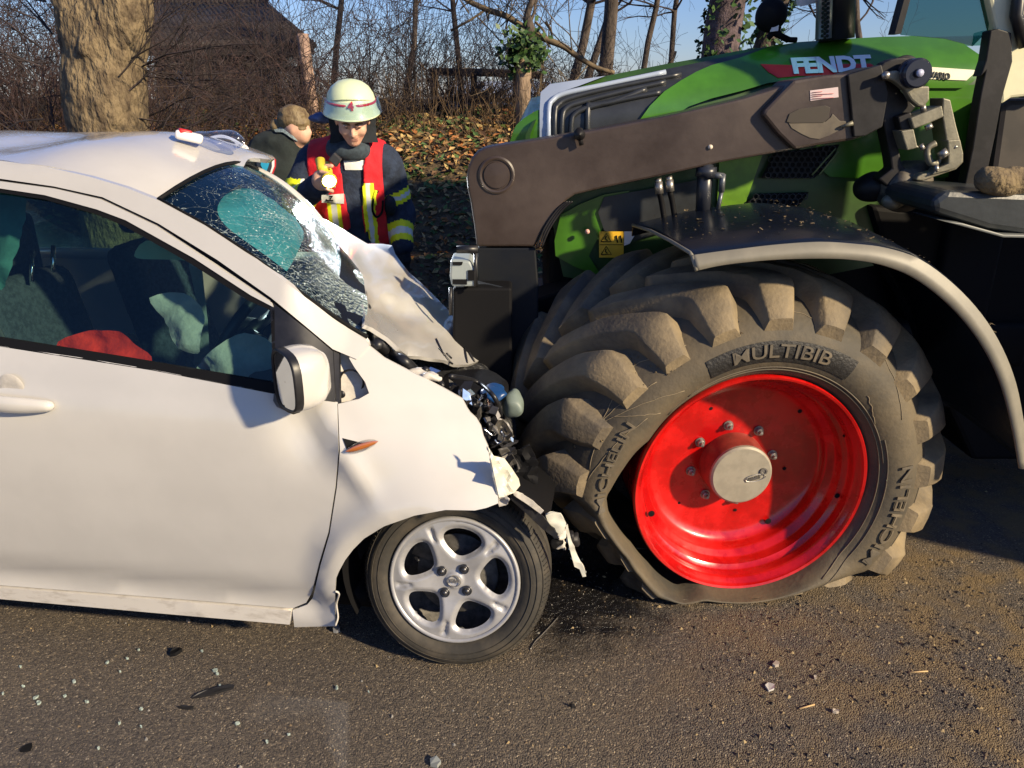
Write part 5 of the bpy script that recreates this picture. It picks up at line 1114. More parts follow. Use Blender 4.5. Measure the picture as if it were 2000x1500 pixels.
def post(px, py0, py1, Y, r, label, name='wooden_post', cat='post', m=WOODP, lean=0):
    a = atY(px, py0, Y); b = onbank(a.x, Y); T = thing(name, label, cat, b); q = B()
    ring_ = lambda z, k: [V((b.x+lean*(z-b.z)+r*k*(1+.1*noise.noise(V((a_, z*3, px))))*cos(a_), b.y+r*k*sin(a_), z)) for a_ in [2*pi*i/10 for i in range(10)]]
    q.ring([ring_(b.z-.1+(a.z-b.z+.1)*i/14, 1+.06*noise.noise(V((i*.9, px, 0)))) for i in range(15)], 0, True, True); q.build('shaft', [m], T); return T
# the thick old tree behind the car
tb0 = atY(208, 300, 5.35); tb0 = V((tb0.x, 5.35, 0))
TT = thing('willow_tree', 'thick old tree with furrowed pale bark rising behind the white car roof', 'tree', tb0)
def pz(px, py): return np.array(atY(px, py, 5.35))
def ftree(P):
    d = cap(P, (tb0.x-.02, 5.35, -.2), pz(206, 180), .30, .235)
    d = smin(d, cap(P, pz(200, 230), pz(172, 60), .20, .155), .10); d = smin(d, cap(P, pz(178, 70), pz(125, -60), .14, .12), .10)
    d = smin(d, cap(P, pz(215, 200), pz(236, 30), .20, .175), .10); d = smin(d, cap(P, pz(236, 40), pz(252, -80), .175, .16), .08)
    d = smin(d, cap(P, pz(190, 110), pz(200, 95)-np.array([0, .2, 0]), .08, .05), .09)
    Q = P*np.array([1, 1, .35])
    return d+.020*nz(Q, 8)+.014*np.abs(nz(Q, 22, 3))+.010*nz(Q, 38, 6)+.006*nz(P, 50, 4)
lo = pz(60, 520); lo[1] = 4.75; lo[2] = -.05; hi = pz(330, -60); hi[1] = 5.95
isomesh('trunk', ftree, lo, hi+[.1, 0, .1], .020, BARK, TT)
q = B(); R_ = random.Random(5)
for i in range(46):
    a = R_.choice((-1, 1)); z = R_.uniform(1.1, 2.4); p = V((tb0.x+a*.26, 5.35+R_.uniform(-.2, .1), z)); grow(q, p, V((a*R_.uniform(.4, 1.4), R_.uniform(-.6, .5), R_.uniform(-.2, 1))).normalized(), R_.uniform(.4, 1.1), .007, 2, R_, .4, 3)
q.build('shoots', [TWIG], TT)
# bushes: each a clump of fine stems
GB = 'leafless bushes on the bank'
def bush(px, Y, w, h, n, seed, label, m=TWIG, r0=.006, py=220, up=.10, depth=2):
    R_ = random.Random(seed); c_ = atY(px, py, Y); b = onbank(c_.x, Y); T = thing('bush', label, 'bush', b, GB); q = B()
    for i in range(n):
        x = b.x+R_.gauss(0, w*.45); y = Y+R_.gauss(0, .5); s_ = onbank(x, max(4.9, y)); k = R_.random()
        grow(q, s_, V((R_.gauss(0, .7), R_.gauss(0, .5), 1)).normalized(), h*R_.uniform(.25, .9), r0*R_.uniform(.5, 1.5), depth, R_, .55, 3, up=up*.3)
    q.build('stems', [m], T); return T
TW2 = mat('reddish_twig', (.055, .032, .030), .9, var=.4, vs=4)
bl_ = [(-60, 7.2, 1.6, 2.0, 110, 'dense tangled bush at the left edge, left of the thick tree'), (60, 8.2, 1.8, 2.4, 120, 'tall dark bush directly behind the left side of the thick tree'), (330, 7.0, .8, 1.2, 60, 'reddish twiggy bush just right of the thick tree trunk'),
       (440, 8.4, 1.6, .8, 36, 'dark brown bush below the windows of the old hut'), (560, 7.8, 1.1, 1.1, 70, 'bush in front of the leaning wooden post'), (690, 8.6, 1.5, 1.7, 80, 'dense upright bush behind the helmet of the firefighter'),
       (800, 8.8, 1.5, 1.5, 90, 'tangled bush between the helmet and the dark rail'), (900, 9.6, 1.4, .7, 40, 'low bush in front of the pale shed roof'), (1000, 9.0, 1.2, .9, 60, 'low brown brush at the foot of the pollard'), (1120, 9.4, 1.6, .7, 40, 'low brush above the tractor nose'), (1330, 11, 3, 1.0, 30, 'thin bush behind the tractor bonnet'), (1620, 11, 3, 1.0, 25, 'sparse bush behind the tractor exhaust')]
for i, (px, Y, w, h, n, lb) in enumerate(bl_): bush(px, Y, w, h, n, 20+i, lb, TW2 if i in (2, 0, 4) else TWIG)
# dry grass and stems along the crest
q = B(); R_ = random.Random(9)
for i in range(2600):
    x = R_.uniform(-6, 3.2); y = R_.uniform(7.6, 10); p = onbank(x, y); grow(q, p, V((R_.gauss(0, .5), R_.gauss(0, .4), 1)).normalized(), R_.uniform(.12, .65), .003, 0, R_, .3)
tag(q.build('dry_stems', [TWIGW]), 'dry brown stems and brambles along the top of the bank', 'brambles', kind='stuff')
q = B()
for i in range(190):
    x = R_.uniform(-11, -3.4); y = R_.uniform(10.5, 13.5); p = onbank(x, y); grow(q, p, V((R_.gauss(0, .4), R_.gauss(0, .4), 1)).normalized(), R_.uniform(.5, 1.2 if x > -7.5 else 2.3), .008, 2, R_, .7, up=0)
tag(q.build('thicket', [TWIG]), 'dark mass of leafless thicket around the old hut', 'thicket', kind='stuff')
# bare trees against the sky
GT = 'leafless trees against the evening sky'
tl_ = [(655, 200, 13, .05, 6, .12, 'slim bare tree left of the helmet behind the hut corner', 0), (790, 190, 12.5, .045, 6, .16, 'leaning bare tree left of the dark rail', 0),
       (905, 190, 14, .05, 6, -.08, 'thin bare tree above the pale shed roof', 0), (1100, 180, 12, .07, 6, .22, 'bare tree leaning right beside the pollard', 0), (1128, 170, 12.5, .06, 6, .32, 'thin twin bare tree with the strongest lean', 0), (1182, 160, 11, .10, 7, .02, 'straight bare tree above the pale nose of the tractor', 0),
       (1240, 150, 13, .05, 6, .2, 'thin sapling right of the straight bare tree', 0), (1310, 120, 14, .05, 6, .06, 'thin sapling over the dark grille of the tractor', 0), (1590, 100, 12, .05, 5, .05, 'thin bare sapling left of the exhaust', 0), (1710, 100, 12, .05, 5, -.3, 'bare sapling leaning left between exhaust and cab', 0)]
for i, a in enumerate(tl_): bare_tree(*a[:6], 40+i, a[6], a[7], 4, 3, GT)
bare_tree(1398, 110, 8.2, .20, 5, .05, 70, 'thick ivy-clad tree trunk behind the tractor bonnet', 1500, 4, 2, GT, mat('violet_bark', (.09, .065, .07), .95, var=.4, vs=12, bump=.6, bs=50, bdist=.03))
bare_tree(1478, 90, 8.8, .12, 5, .06, 71, 'second ivy-clad trunk next to the work lamp', 1300, 3, 2, GT)
# pollard with a crown of ivy, long crossing branches
T = post(1022, 92, 220, 8.0, .075, 'short pollarded trunk with an ivy tuft above the tractor nose', 'pollard_tree', 'tree', mat('light_bark', (.22, .16, .11), .9, var=.4, vs=20, stretch=(1, 1, .3), bump=.5, bs=50))
q = B(); tp = atY(1022, 95, 8.0)
for i in range(600):
    c_ = tp+V((R_.gauss(0, .09), R_.gauss(0, .09), R_.gauss(-.02, .09))); u = V((R_.gauss(0, 1), R_.gauss(0, 1), R_.gauss(0, 1))).normalized(); v = u.orthogonal(); s_ = .035; q.add([c_-u*s_, c_-v*s_*.6, c_+u*s_, c_+v*s_*.6], [(0, 1, 2, 3)])
q.build('ivy', [IVY], T, smooth=False); q = B(); q.tube(catmull([atY(x, y, 8) for x, y in ((1028, 92), (1035, 60), (1030, 30), (1042, -10), (1045, -60))], 4), [.045]*8+[.03]*9, 8); grow(q, atY(1030, 60, 8), V((.4, 0, 1)).normalized(), 1.4, .02, 3, R_); q.build('shoot', [BARKS], T)
T = thing('fallen_branch', 'long pale branch arching across the sky from the upper left to the bare trees', 'branch', atY(1000, 60, 8.3))
q = B(); q.tube(catmull([atY(x, y, 8.3) for x, y in ((880, -40), (905, -5), (950, 18), (990, 32), (1030, 58), (1065, 76), (1100, 90), (1128, 110), (1165, 132), (1200, 142))], 4), [.02+.012*sin(pi*i/36) for i in range(37)], 7)
for a, b in (((1045, 42), (1068, 74)), ((1065, 42), (1078, 70)), ((1320, 100), (1305, 125)), ((950, 18), (880, 60))): q.tube([atY(*a, 8.3), atY((a[0]+b[0])/2+4, (a[1]+b[1])/2, 8.3), atY(*b, 8.3)], .012, 6)
for i in range(26):
    px = R_.uniform(890, 1190); grow(q, atY(px, 15+(px-890)*.42, 8.3), V((R_.gauss(0, .6), R_.gauss(0, .4), R_.choice((-1, 1)))).normalized(), R_.uniform(.4, 1.0), .008, 2, R_)
q.build('limb', [mat('lit_bark', (.13, .095, .055), .9, var=.3, vs=9)], T)
post(599, 66, 215, 8.3, .062, 'tall weathered wooden post leaning beside the hut roof', lean=-.05)
# rail fence and pale shed roof beyond
T = thing('rail_fence', 'dark horizontal rail on posts in front of the pale shed', 'fence', onbank(atY(950, 150, 10).x, 10))
q = B(); a, b = atY(838, 140, 10), atY(1062, 147, 10); q.tube([a, a.lerp(b, .5)+V((0, 0, .01)), b], .045, 8); q.build('rail', [BARKS], T)
q = B(); a, b = atY(850, 193, 10), atY(1010, 196, 10); q.tube([a, b], .03, 8); q.build('rail', [BARKS], T)
for px in (846, 925, 1008):
    q = B(); a = atY(px, 138, 10.06); q.tube([onbank(a.x, 10.06), a], .04, 7); q.build('post', [BARKS], T)
T = thing('shed', 'pale blue-grey flat shed roof visible behind the dark rail', 'shed', onbank(atY(940, 180, 17).x, 17))
q = B(); q.ring([[atY(872, 196, 16), atY(1190, 200, 16)], [atY(880, 158, 20), atY(1190, 160, 20)]], 0, False); q.build('roof', [mat('shed_roof', (.30, .34, .42), .6, var=.1, vs=2)], T, solid=.1); 
q = B(); c_ = atY(1030, 205, 17.5); q.box((c_.x, 18, c_.z-1.1), (3.4, 3.4, 2.1)); q.build('wall', [mat('shed_wall', (.16, .15, .15), .9)], T)
T = thing('timber_pile', 'dark splintered timber sticking up in front of the shed', 'timber', onbank(atY(935, 190, 9.4).x, 9.4))
for i, (a, b) in enumerate((((905, 198), (945, 163)), ((925, 200), (962, 172)), ((940, 202), (985, 178)))):
    q = B(); q.tube([atY(*a, 9.4), atY(*b, 9.4)], [.05, .03], 6); q.build('log', [BARKS], T)
# old hut: tiled roof, posts, windows
hx = onbank(atY(440, 150, 13).x, 13); T = thing('hut', 'old dark hut with a tiled roof half hidden by branches', 'hut', hx)
ROOF = mat('dark_roof_tile', (.030, .024, .024), .8, var=.3, vs=6); HW = mat('hut_wall', (.22, .23, .30), .9, var=.5, vs=1.5, col2=(.04, .035, .04))
ra, rb_, rc_, rd = atY(190, 95, 12.2), atY(612, 92, 12.2), atY(520, 14, 14.2), atY(180, 14, 14.2)
q = B(); q.prism([ra, rb_, rc_, rd], (0, .02, -.10)); q.build('roof', [ROOF], T, smooth=False)
tq = [B() for _ in range(40)]
for k in range(40):
    u = k/39; a = ra.lerp(rb_, u)+V((0, 0, .02)); b = rd.lerp(rc_, u)+V((0, 0, .03)); qq = B(); qq.tube([a, b], .055, 6); qq.build('roof_tile_row', [ROOF], T)
    qq = B(); qq.tube([b+V((0, 0, -.02)), b+V((0, .03, .10))], [.06, .035], 6); qq.build('ridge_tile', [ROOF], T)
q = B(); q.prism([atY(305, 92, 13.0), atY(598, 92, 13.0), atY(598, 230, 13.0), atY(305, 230, 13.0)], (0, .15, 0)); q.build('wall', [HW], T, smooth=False)
WIN = mat('dusk_window', (.55, .65, .85), .25, col2=(.05, .06, .08), vs=4, thr=(.45, .6))  # bluish light of the windows put into the pane colour
for x0, x1, y0, y1 in ((320, 350, 80, 100), (362, 392, 82, 104), (404, 430, 84, 104), (450, 472, 86, 106), (330, 372, 135, 158), (394, 430, 135, 160), (500, 526, 84, 104), (540, 590, 108, 132)):
    fr_ = B(); P = [atY(x, y, 12.97) for x, y in ((x0, y1), (x1, y1), (x1, y0), (x0, y0))]; fr_.tube(P+[P[0]], .03, 4); fo = fr_.build('window', [ROOF], T); q = B(); q.prism(P, (0, .012, 0)); q.build('pane', [WIN], fo, smooth=False)
for px in (392, 486, 532, 586): q = B(); a = atY(px, 94, 12.4); q.tube([onbank(a.x, 12.4), a], .06, 6); q.build('timber_post', [BARKS], T)
# ------------------------------------------------------------------ people
def A_(px, py, Y): return np.array(atY(px, py, Y))
FC = atY(688, 500, 3.93)
T = thing('person', 'firefighter in a pale luminous helmet and red command vest shining a torch at the bonnet', 'person', (FC.x, 3.95, 0)); FF = T
SH = dict(pel=A_(690, 505, 3.98), ch=A_(684, 368, 3.92), nk=A_(684, 296, 3.86), sr=A_(612, 318, 3.93), sl_=A_(752, 322, 3.93), er=A_(574, 398, 3.80), wr=A_(622, 364, 3.60), el=A_(783, 415, 3.98), wl=A_(787, 478, 3.86))
def ftorso(P):
    sc = [1, .72, 1]
    d = cap(P, SH['pel'], SH['ch'], .185, .205, sc); d = smin(d, cap(P, SH['sr']+[.03, 0, .0], SH['sl_']-[.03, 0, 0], .088, .088), .09)
    return smin(d, cap(P, SH['ch'], SH['nk'], .16, .075, sc), .07)
def farms(P):
    d = np.minimum(smin(cap(P, SH['sr'], SH['er'], .088, .072), cap(P, SH['er'], SH['wr'], .072, .056), .02), smin(cap(P, SH['sl_'], SH['el'], .088, .070), cap(P, SH['el'], SH['wl'], .068, .055), .02)); return d
def fjk(P):
    d = smin(ftorso(P), farms(P), .04); d = smin(d, cap(P, SH['nk']+[0, .04, -.02], SH['nk']+[.0, .045, .085], .088, .078), .03)
    return d+.010*nz(P, 9)+.005*nz(P, 22, 3)
def seg_t(P, a, b): d = b-a; return ((P-a) @ d)/(d @ d), np.linalg.norm(P-a-(((P-a) @ d)/(d @ d))[:, None]*d, axis=1)
def jm(C):
    m = np.zeros(len(C), int)
    for a, b, t0, t1, rmax in ((SH['sr'], SH['er'], .60, .92, .12), (SH['er'], SH['wr'], .10, .62, .10), (SH['el'], SH['wl'], .45, 1.0, .10), (SH['sl_'], SH['el'], .50, .74, .11)):
        t, r = seg_t(C, a, b); k = (t > t0) & (t < t1) & (r < rmax)
        if a is SH['er']: k &= C[:, 1] < SH['er'][1]+.1
        q = (t-t0)/(t1-t0); m[k & ((q < .33) | (q > .67))] = 1; m[k & (q >= .33) & (q <= .67)] = 2
    return m
lo = np.array([SH['er'][0]-.15, 3.4, .72]); hi = np.array([SH['wl'][0]+.15, 4.2, 1.62])
isomesh('jacket', fjk, lo, hi, .0095, [NAVY, FLUO, SILT], FF, jm)
def flegs(P):
    x = FC.x; d = np.minimum(cap(P, (x-.09, 3.98, .86), (x-.11, 3.95, .10), .115, .085), cap(P, (x+.09, 3.98, .86), (x+.11, 3.97, .10), .115, .085)); d = smin(d, cap(P, (x-.06, 3.98, .88), (x+.06, 3.98, .88), .13, .13), .05)
    d = smin(d, cap(P, (x-.12, 3.92, .06), (x-.14, 3.76, .045), .055, .045), .02); d = smin(d, cap(P, (x+.12, 3.94, .06), (x+.14, 3.78, .045), .055, .045), .02); return d+.006*nz(P, 12)
def lm(C): z = C[:, 2]; m = np.zeros(len(C), int); m[(z > .36) & (z < .46)] = 1; m[(z > .39) & (z < .43)] = 2; return m
isomesh('trousers', flegs, (FC.x-.3, 3.65, .0), (FC.x+.3, 4.2, 1.05), .018, [NAVYD, FLUO, SILT], FF, lm)
ZV0, ZV1 = .86, atY(640, 262, 3.9).z
def fvest(P):
    d = ftorso(P)-.024+.010*nz(P, 9)+.005*nz(P, 22, 3); d = np.maximum(d, -(ftorso(P)-.004+.010*nz(P, 9))); d = np.maximum(d, ZV0-P[..., 2]); cx = SH['ch'][0]
    d = np.maximum(d, P[..., 0]-(SH['sl_'][0]+.005)); d = np.maximum(d, (SH['sr'][0]-.005)-P[..., 0])
    front = P[..., 1] < SH['ch'][1]; o = .030+.03*np.clip((P[..., 2]-1.1)/.3, 0, 1)
    d = np.where(front, np.maximum(d, o-np.abs(P[..., 0]-(cx+.045))), d); d = np.maximum(d, .085-np.sqrt((P[..., 0]-SH['nk'][0])**2+(P[..., 1]-SH['nk'][1])**2*1.6)); return d
def vm(C):
    cx = SH['ch'][0]; x = C[:, 0]-cx; z = C[:, 2]; f_ = C[:, 1] < SH['ch'][1]+.02; m = np.zeros(len(C), int)
    m[f_ & (x > -.085) & (x < -.020) & (z < 1.20)] = 1; m[f_ & (x > -.064) & (x < -.040) & (z < 1.20)] = 2; m[f_ & (x > .085) & (x < .14) & (z < 1.26)] = 1; m[f_ & (x > .10) & (x < .125) & (z < 1.26)] = 2
    m[(~f_) & (z < 1.15) & (z > 1.08)] = 1; return m
vob = isomesh('vest', fvest, lo, hi, .0095, [VEST, FLUO, SILT], FF, vm)
def sc_(f): return lambda P: float(f(np.array([[P[0], P[1], P[2]]]))[0])
body = sc_(fjk)
def patch(name, outl, m, off=.006, step=7, parent=None, thick=.003): return panel(name, outl, lambda P: body(P)-off, m, parent or FF, step=step, thick=thick)
patch('chest_stripe', [(671, 314), (722, 312), (726, 332), (674, 332)], SILT, .008)
patch('name_patch', [(716, 305), (735, 308), (735, 314), (716, 311)], SILT, .008)
patch('lamp_badge', [(722, 316), (733, 316), (733, 326), (722, 326)], FLUO, .012)
patch('red_light', [(679, 297), (689, 295), (690, 304), (681, 306)], DECRED, .016)
lp_ = patch('label_plate', [(628, 381), (672, 378), (672, 398), (628, 396)], SILT, .030, 8)
tv, tf = text_verts('LZ', .030, .0015, .001); q = B(); c0 = hit(643, 388, lambda P: body(P)-.034)
q.add([c0+V((v.x, -.001-v.z, v.y)) for v in tv], tf); q.build('label_letters', [SEAL], lp_, smooth=False)
q = B(); q.tube(catmull([hit(x, y, lambda P: body(P)-.03) for x, y in ((738, 372), (729, 392), (728, 412), (736, 424), (746, 414), (748, 392))], 4), .006, 6); q.build('radio_cord', [SEAL], FF)
q = B(); q.tube(catmull([hit(x, y, lambda P: body(P)-.028) for x, y in ((735, 372), (731, 385), (733, 400))], 3), .009, 6); q.build('vest_tab', [FLUO], FF)
def fcol(P):
    q = P-SH['nk']-np.array([0, -.01, .012]); q = q-np.stack([0*q[..., 0], 0*q[..., 0], -.35*q[..., 1]*-1], -1)*0; rr_ = np.sqrt(q[..., 0]**2+(q[..., 1]/1.05)**2); return np.sqrt((rr_-.082)**2+((q[..., 2]+.35*np.minimum(0, -q[..., 1])*0)/1.5)**2)-.030+.006*nz(P, 24)
isomesh('collar', fcol, SH['nk']-[.15, .16, .08], SH['nk']+[.15, .15, .11], .010, mat('collar_grey', (.035, .05, .065), .95, var=.3, vs=30), FF)
0 and lump('collar', atY(656, 293, 3.80), (.045, .05, .075), mat('collar_grey', (.035, .05, .065), .95, var=.3, vs=30), .15, 14, 3, FF)
lump('glove_pouch', atY(762, 400, 3.86), (.03, .04, .05), NAVYD, .2, 20, 3, FF)
# head
HC = V(atY(688, 232, 3.74)); yaw = radians(10); tl = radians(29)
HR = Matrix.Rotation(yaw, 3, 'Z') @ Matrix.Rotation(tl, 3, 'X')      # local: -y = face, z = up
HRn = np.array(HR)
def hl_(P): return (P-np.array(HC)) @ HRn / .92
def fhead(P):
    L = hl_(P); d = ell(L, (0, .02, .025), (.078, .098, .105)); d = smin(d, ell(L, (0, -.028, -.045), (.058, .062, .068)), .035); d = smin(d, ell(L, (0, -.062, -.092), (.026, .022, .022)), .025)
    d = smin(d, cap(L, (0, -.088, .012), (0, -.110, -.026), .009, .013), .012); d = smin(d, ell(L, (.014, -.098, -.030), (.009, .009, .008)), .006); d = smin(d, ell(L, (-.014, -.098, -.030), (.009, .009, .008)), .006)
    d = smin(d, cap(L, (-.045, -.073, .030), (.045, -.073, .030), .012), .014)
    for s_ in (-1, 1):
        d = -smin(-d, ell(L, (s_*.031, -.098, .008), (.019, .016, .011)), .010) if 0 else np.maximum(d, -(ell(L, (s_*.031, -.101, .010), (.018, .018, .010))))
        d = smin(d, ell(L, (s_*.044, -.058, -.028), (.022, .025, .022)), .02); d = smin(d, ell(L, (s_*.080, .008, -.012), (.008, .018, .030)), .006)
    d = smin(d, cap(L, (-.018, -.088, -.055), (.018, -.088, -.055), .004), .006); d = smin(d, cap(L, (-.015, -.086, -.066), (.015, -.086, -.066), .005), .006); d = np.maximum(d, -(cap(L, (-.022, -.099, -.061), (.022, -.099, -.061), .003)))
    d = smin(d, cap(L, (0, .03, -.06), (0, .05, -.16), .055, .06), .03); return d+.0012*nz(P, 60)
def hm(C):
    L = hl_(C); m = np.zeros(len(C), int); m[(np.abs(L[:, 0]) < .022) & (L[:, 2] < -.050) & (L[:, 2] > -.074) & (L[:, 1] < -.085)] = 1; return m
hlo = np.array(HC)-[.13, .16, .20]; hhi = np.array(HC)+[.13, .16, .16]
isomesh('head', fhead, hlo, hhi, .0052, [SKIN, LIP], FF, hm)
def hp3(x, y, z): return HC+HR @ V((x, y, z))*.92
for s_ in (-1, 1):
    q = B(); q.revolve(hp3(s_*.031, -.080, .009), HR @ V((0, -1, 0)), [(.0, .0125), (.006, .011), (.010, .006), (.012, 0)], 12); q.build('eye', [mat('eye_white', (.45, .38, .34), .3)], FF)
    q = B(); q.revolve(hp3(s_*.031+.002, -.088, .005), HR @ V((0, -1, 0)), [(.0, .0058), (.005, .0045), (.006, 0)], 10); q.build('iris', [EYE], FF)
    q = B(); q.tube([hp3(s_*.014, -.094, .022), hp3(s_*.030, -.094, .028), hp3(s_*.050, -.082, .022)], [.004, .0045, .003], 6); q.build('eyebrow', [mat('brow', (.14, .08, .045), .9)], FF)
    q = B(); q.tube([hp3(s_*.015, -.096, .016), hp3(s_*.030, -.099, .016), hp3(s_*.046, -.090, .011)], .0032, 6); q.build('eyelid', [SKIN], FF)
# helmet
HE = HC+HR @ V((0, .012, .036)); HM = Matrix.Rotation(yaw, 3, 'Z') @ Matrix.Rotation(radians(12), 3, 'X')
def hel(prof, a0=0, a1=2*pi, n=56, fy=1.12):
    full = abs(a1-a0-2*pi) < 1e-6; k = n if full else n+1; R = []
    for r_, z in prof:
        R.append([HE+HM @ V((r_*cos(a), r_*sin(a)*fy, z+(-.008 if r_ > .118 and z < .01 else 0)*max(0, -sin(a))**2)) for a in [a0+(a1-a0)*i/n for i in range(k)]])
    return R
q = B(); q.ring(hel([(.0, .134), (.030, .131), (.058, .122), (.084, .103), (.102, .076), (.111, .045), (.115, .020), (.119, .008), (.128, -.006), (.130, -.010), (.126, -.010), (.112, .004), (.10, .03)])); hmt = q.build('helmet', [HELM], FF)
q = B(); q.ring(hel([(.1095, .050), (.1125, .049), (.1140, .044), (.1128, .040)], radians(-75+2), radians(255-2))); q.build('helmet_stripe', [DECRED], hmt)
q = B(); q.tube([HE+HM @ V((.103*cos(a), .103*sin(a)*1.12-.004, .072+.020*(-sin(a))**2-.02)) for a in [radians(200+140*k/24) for k in range(25)]], .003, 5); q.build('visor_bead', [mat('bead', (.42, .48, .30), .5)], hmt)
q = B(); q.ring(hel([(.122, .062), (.131, .03), (.137, .0)], radians(165), radians(375))); q.build('visor', [glass('visor_plastic', (.86, .90, .95), .05)], hmt, solid=.002)
tv, tf = text_verts('4', .050, .001, .0022); q = B(); a0 = radians(270)
for v in tv: pass
q.add([HE+HM @ V(((.1175-.22*max(0, v.y))*cos(a0+v.x/.12), (.1175-.22*max(0, v.y))*1.12*sin(a0+v.x/.12)-v.z, .044+v.y)) for v in tv], tf); q.build('helmet_number', [DECRED], hmt, smooth=False)
q = B(); q.ring(hel([(.106, .0), (.102, -.06), (.100, -.11), (.108, -.15)], radians(5), radians(175), 30)); q.build('neck_guard', [NAVYD], FF, solid=.006)
def fflap(P): return ell(P, A_(630, 231, 3.80), (.075, .05, .024))+.008*nz(P, 18)
isomesh('neck_flap', fflap, A_(630, 231, 3.8)-[.12, .09, .05], A_(630, 231, 3.8)+[.12, .09, .05], .010, mat('flap_blue', (.05, .08, .19), .8, var=.3, vs=20), FF)
# torch and hand
tc = atY(643, 354, 3.50); td = (V((.22, -.86, -.42))).normalized(); tu = td.orthogonal()
T2_ = thing('torch', 'yellow hand torch with its lamp switched on, held by the firefighter', 'torch', tc-td*.07)
q = B(); q.revolve(tc-td*.10, td, [(.0, -.04), (.018, -.04), (.020, .0), (.020, .05), (.028, .075), (.034, .085), (.034, .103), (.030, .104), (.028, .098)], 20); q.build('torch_body', [mat('torch_yellow', (.70, .55, .05), .45)], T2_)
q = B(); q.revolve(tc-td*.002, td, [(.0, .006), (.02, .004), (.033, .0)], 20); q.build('lamp', [mat('torch_lamp', (1, 1, 1), .3, emit=(1, .97, .85), es=40)], T2_)
q = B(); q.prism([atY(641, 312, 3.56), atY(652, 298, 3.56), atY(666, 311, 3.56), atY(656, 327, 3.56)], (0, .03, 0)); q.build('clip_box', [mat('box_dark', (.03, .03, .032), .5)], T2_, smooth=False, bevel=.004)
q = B(); q.tube([atY(625, 312, 3.58), atY(628, 330, 3.55), atY(641, 330, 3.55)], .022, 10); q.build('handle', [mat('torch_yellow', (.70, .55, .05), .45)], T2_)
tlg = bpy.data.lights.new('torch_light', 'SPOT'); tlg.energy = 85; tlg.color = (.86, .92, 1); tlg.spot_size = radians(60); tlg.spot_blend = .6; tlg.shadow_soft_size = .025
tlo = bpy.data.objects.new('torch_light', tlg); S.collection.objects.link(tlo); tlo.location = tc+td*.02; tlo.rotation_euler = (atY(760, 560, 2.7)-tc).to_track_quat('-Z', 'Y').to_euler()
hb0 = np.array(atY(626, 352, 3.56))
def fhand(P):
    u = np.array([.9, -.15, .1]); d = ell(P-hb0, (0, .0, 0), (.036, .032, .044)); w = np.array(SH['wr']); d = smin(d, cap(P, w, hb0, .036, .030), .02)
    for k in range(4):
        z = .036-.022*k; L_ = (.052, .058, .054, .044)[k]; a = hb0+[.012, -.026, z]; b = a+[L_*.62, -.020, -.004]; c = b+[L_*.36, .016, -.010]; e = c+[-.004, .020, -.006]
        d = smin(d, np.minimum(np.minimum(cap(P, a, b, .0105, .0098), cap(P, b, c, .0098, .0088)), cap(P, c, e, .0088, .0076)), .005)
    a = hb0+[.005, -.012, .040]; b = a+[.030, -.004, .022]; c = b+[.026, -.006, .002]; return smin(d, np.minimum(cap(P, a, b, .013, .011), cap(P, b, c, .011, .009)), .008)
isomesh('hand', fhand, hb0-[.12, .10, .10], hb0+[.12, .10, .10], .0048, SKIN, FF)
h2 = SH['wl']
def fhand2(P):
    d = cap(P, h2, h2+[.005, -.01, -.075], .034, .034)
    for k in range(4): a = h2+[.022-.015*k, -.02, -.09]; d = smin(d, np.minimum(cap(P, a, a+[.0, -.004, -.045], .0115, .0105), cap(P, a+[0, -.004, -.045], a+[.0, .012, -.075], .0105, .009)), .005)
    return smin(d, cap(P, h2+[-.03, -.02, -.05], h2+[-.035, -.035, -.10], .013, .011), .008)
isomesh('glove', fhand2, h2-[.1, .1, .2], h2+[.1, .1, .06], .006, NAVYD, FF)
# woman behind, seen from the back, bending forward
WX = atY(545, 400, 4.55); Wm = thing('person', 'woman with tied blonde hair in a dark hooded jacket, bending forward behind the car', 'person', (WX.x, 4.55, 0))
def W(px, py, Y=4.55): return np.array(atY(px, py, Y))
def fw_(P):
    d = cap(P, W(520, 520), W(545, 340), .19, .185, [1, .75, 1]); d = smin(d, cap(P, W(516, 312), W(590, 310, 4.65), .10, .09), .08); d = smin(d, cap(P, W(508, 318), W(500, 420, 4.45), .085, .07), .03)
    d = smin(d, cap(P, W(500, 420, 4.45), W(560, 450, 4.35), .065, .05), .03); d = smin(d, cap(P, W(590, 315, 4.65), W(610, 400, 4.6), .08, .065), .03)
    d = smin(d, ell(P, W(540, 276, 4.55), (.125, .12, .07)), .04); d = smin(d, cap(P, W(560, 290), W(578, 262), .09, .075), .04); return d+.010*nz(P, 8)+.005*nz(P, 22, 2)
wl_, wh_ = W(440, 560), W(650, 240); isomesh('jacket', fw_, (wl_[0], 4.2, wl_[2]), (wh_[0], 4.95, wh_[2]+.02), .016, HOODIE, Wm)
def fwl(P): x = WX.x-.05; return smin(np.minimum(cap(P, (x-.09, 4.6, .85), (x-.11, 4.62, .06), .105, .06), cap(P, (x+.09, 4.6, .85), (x+.11, 4.6, .06), .105, .06)), cap(P, (x-.05, 4.6, .9), (x+.05, 4.6, .9), .14), .05)
isomesh('trousers', fwl, (WX.x-.4, 4.35, 0), (WX.x+.35, 4.9, 1.1), .02, NAVYD, Wm)
hc2 = W(577, 236, 4.52)
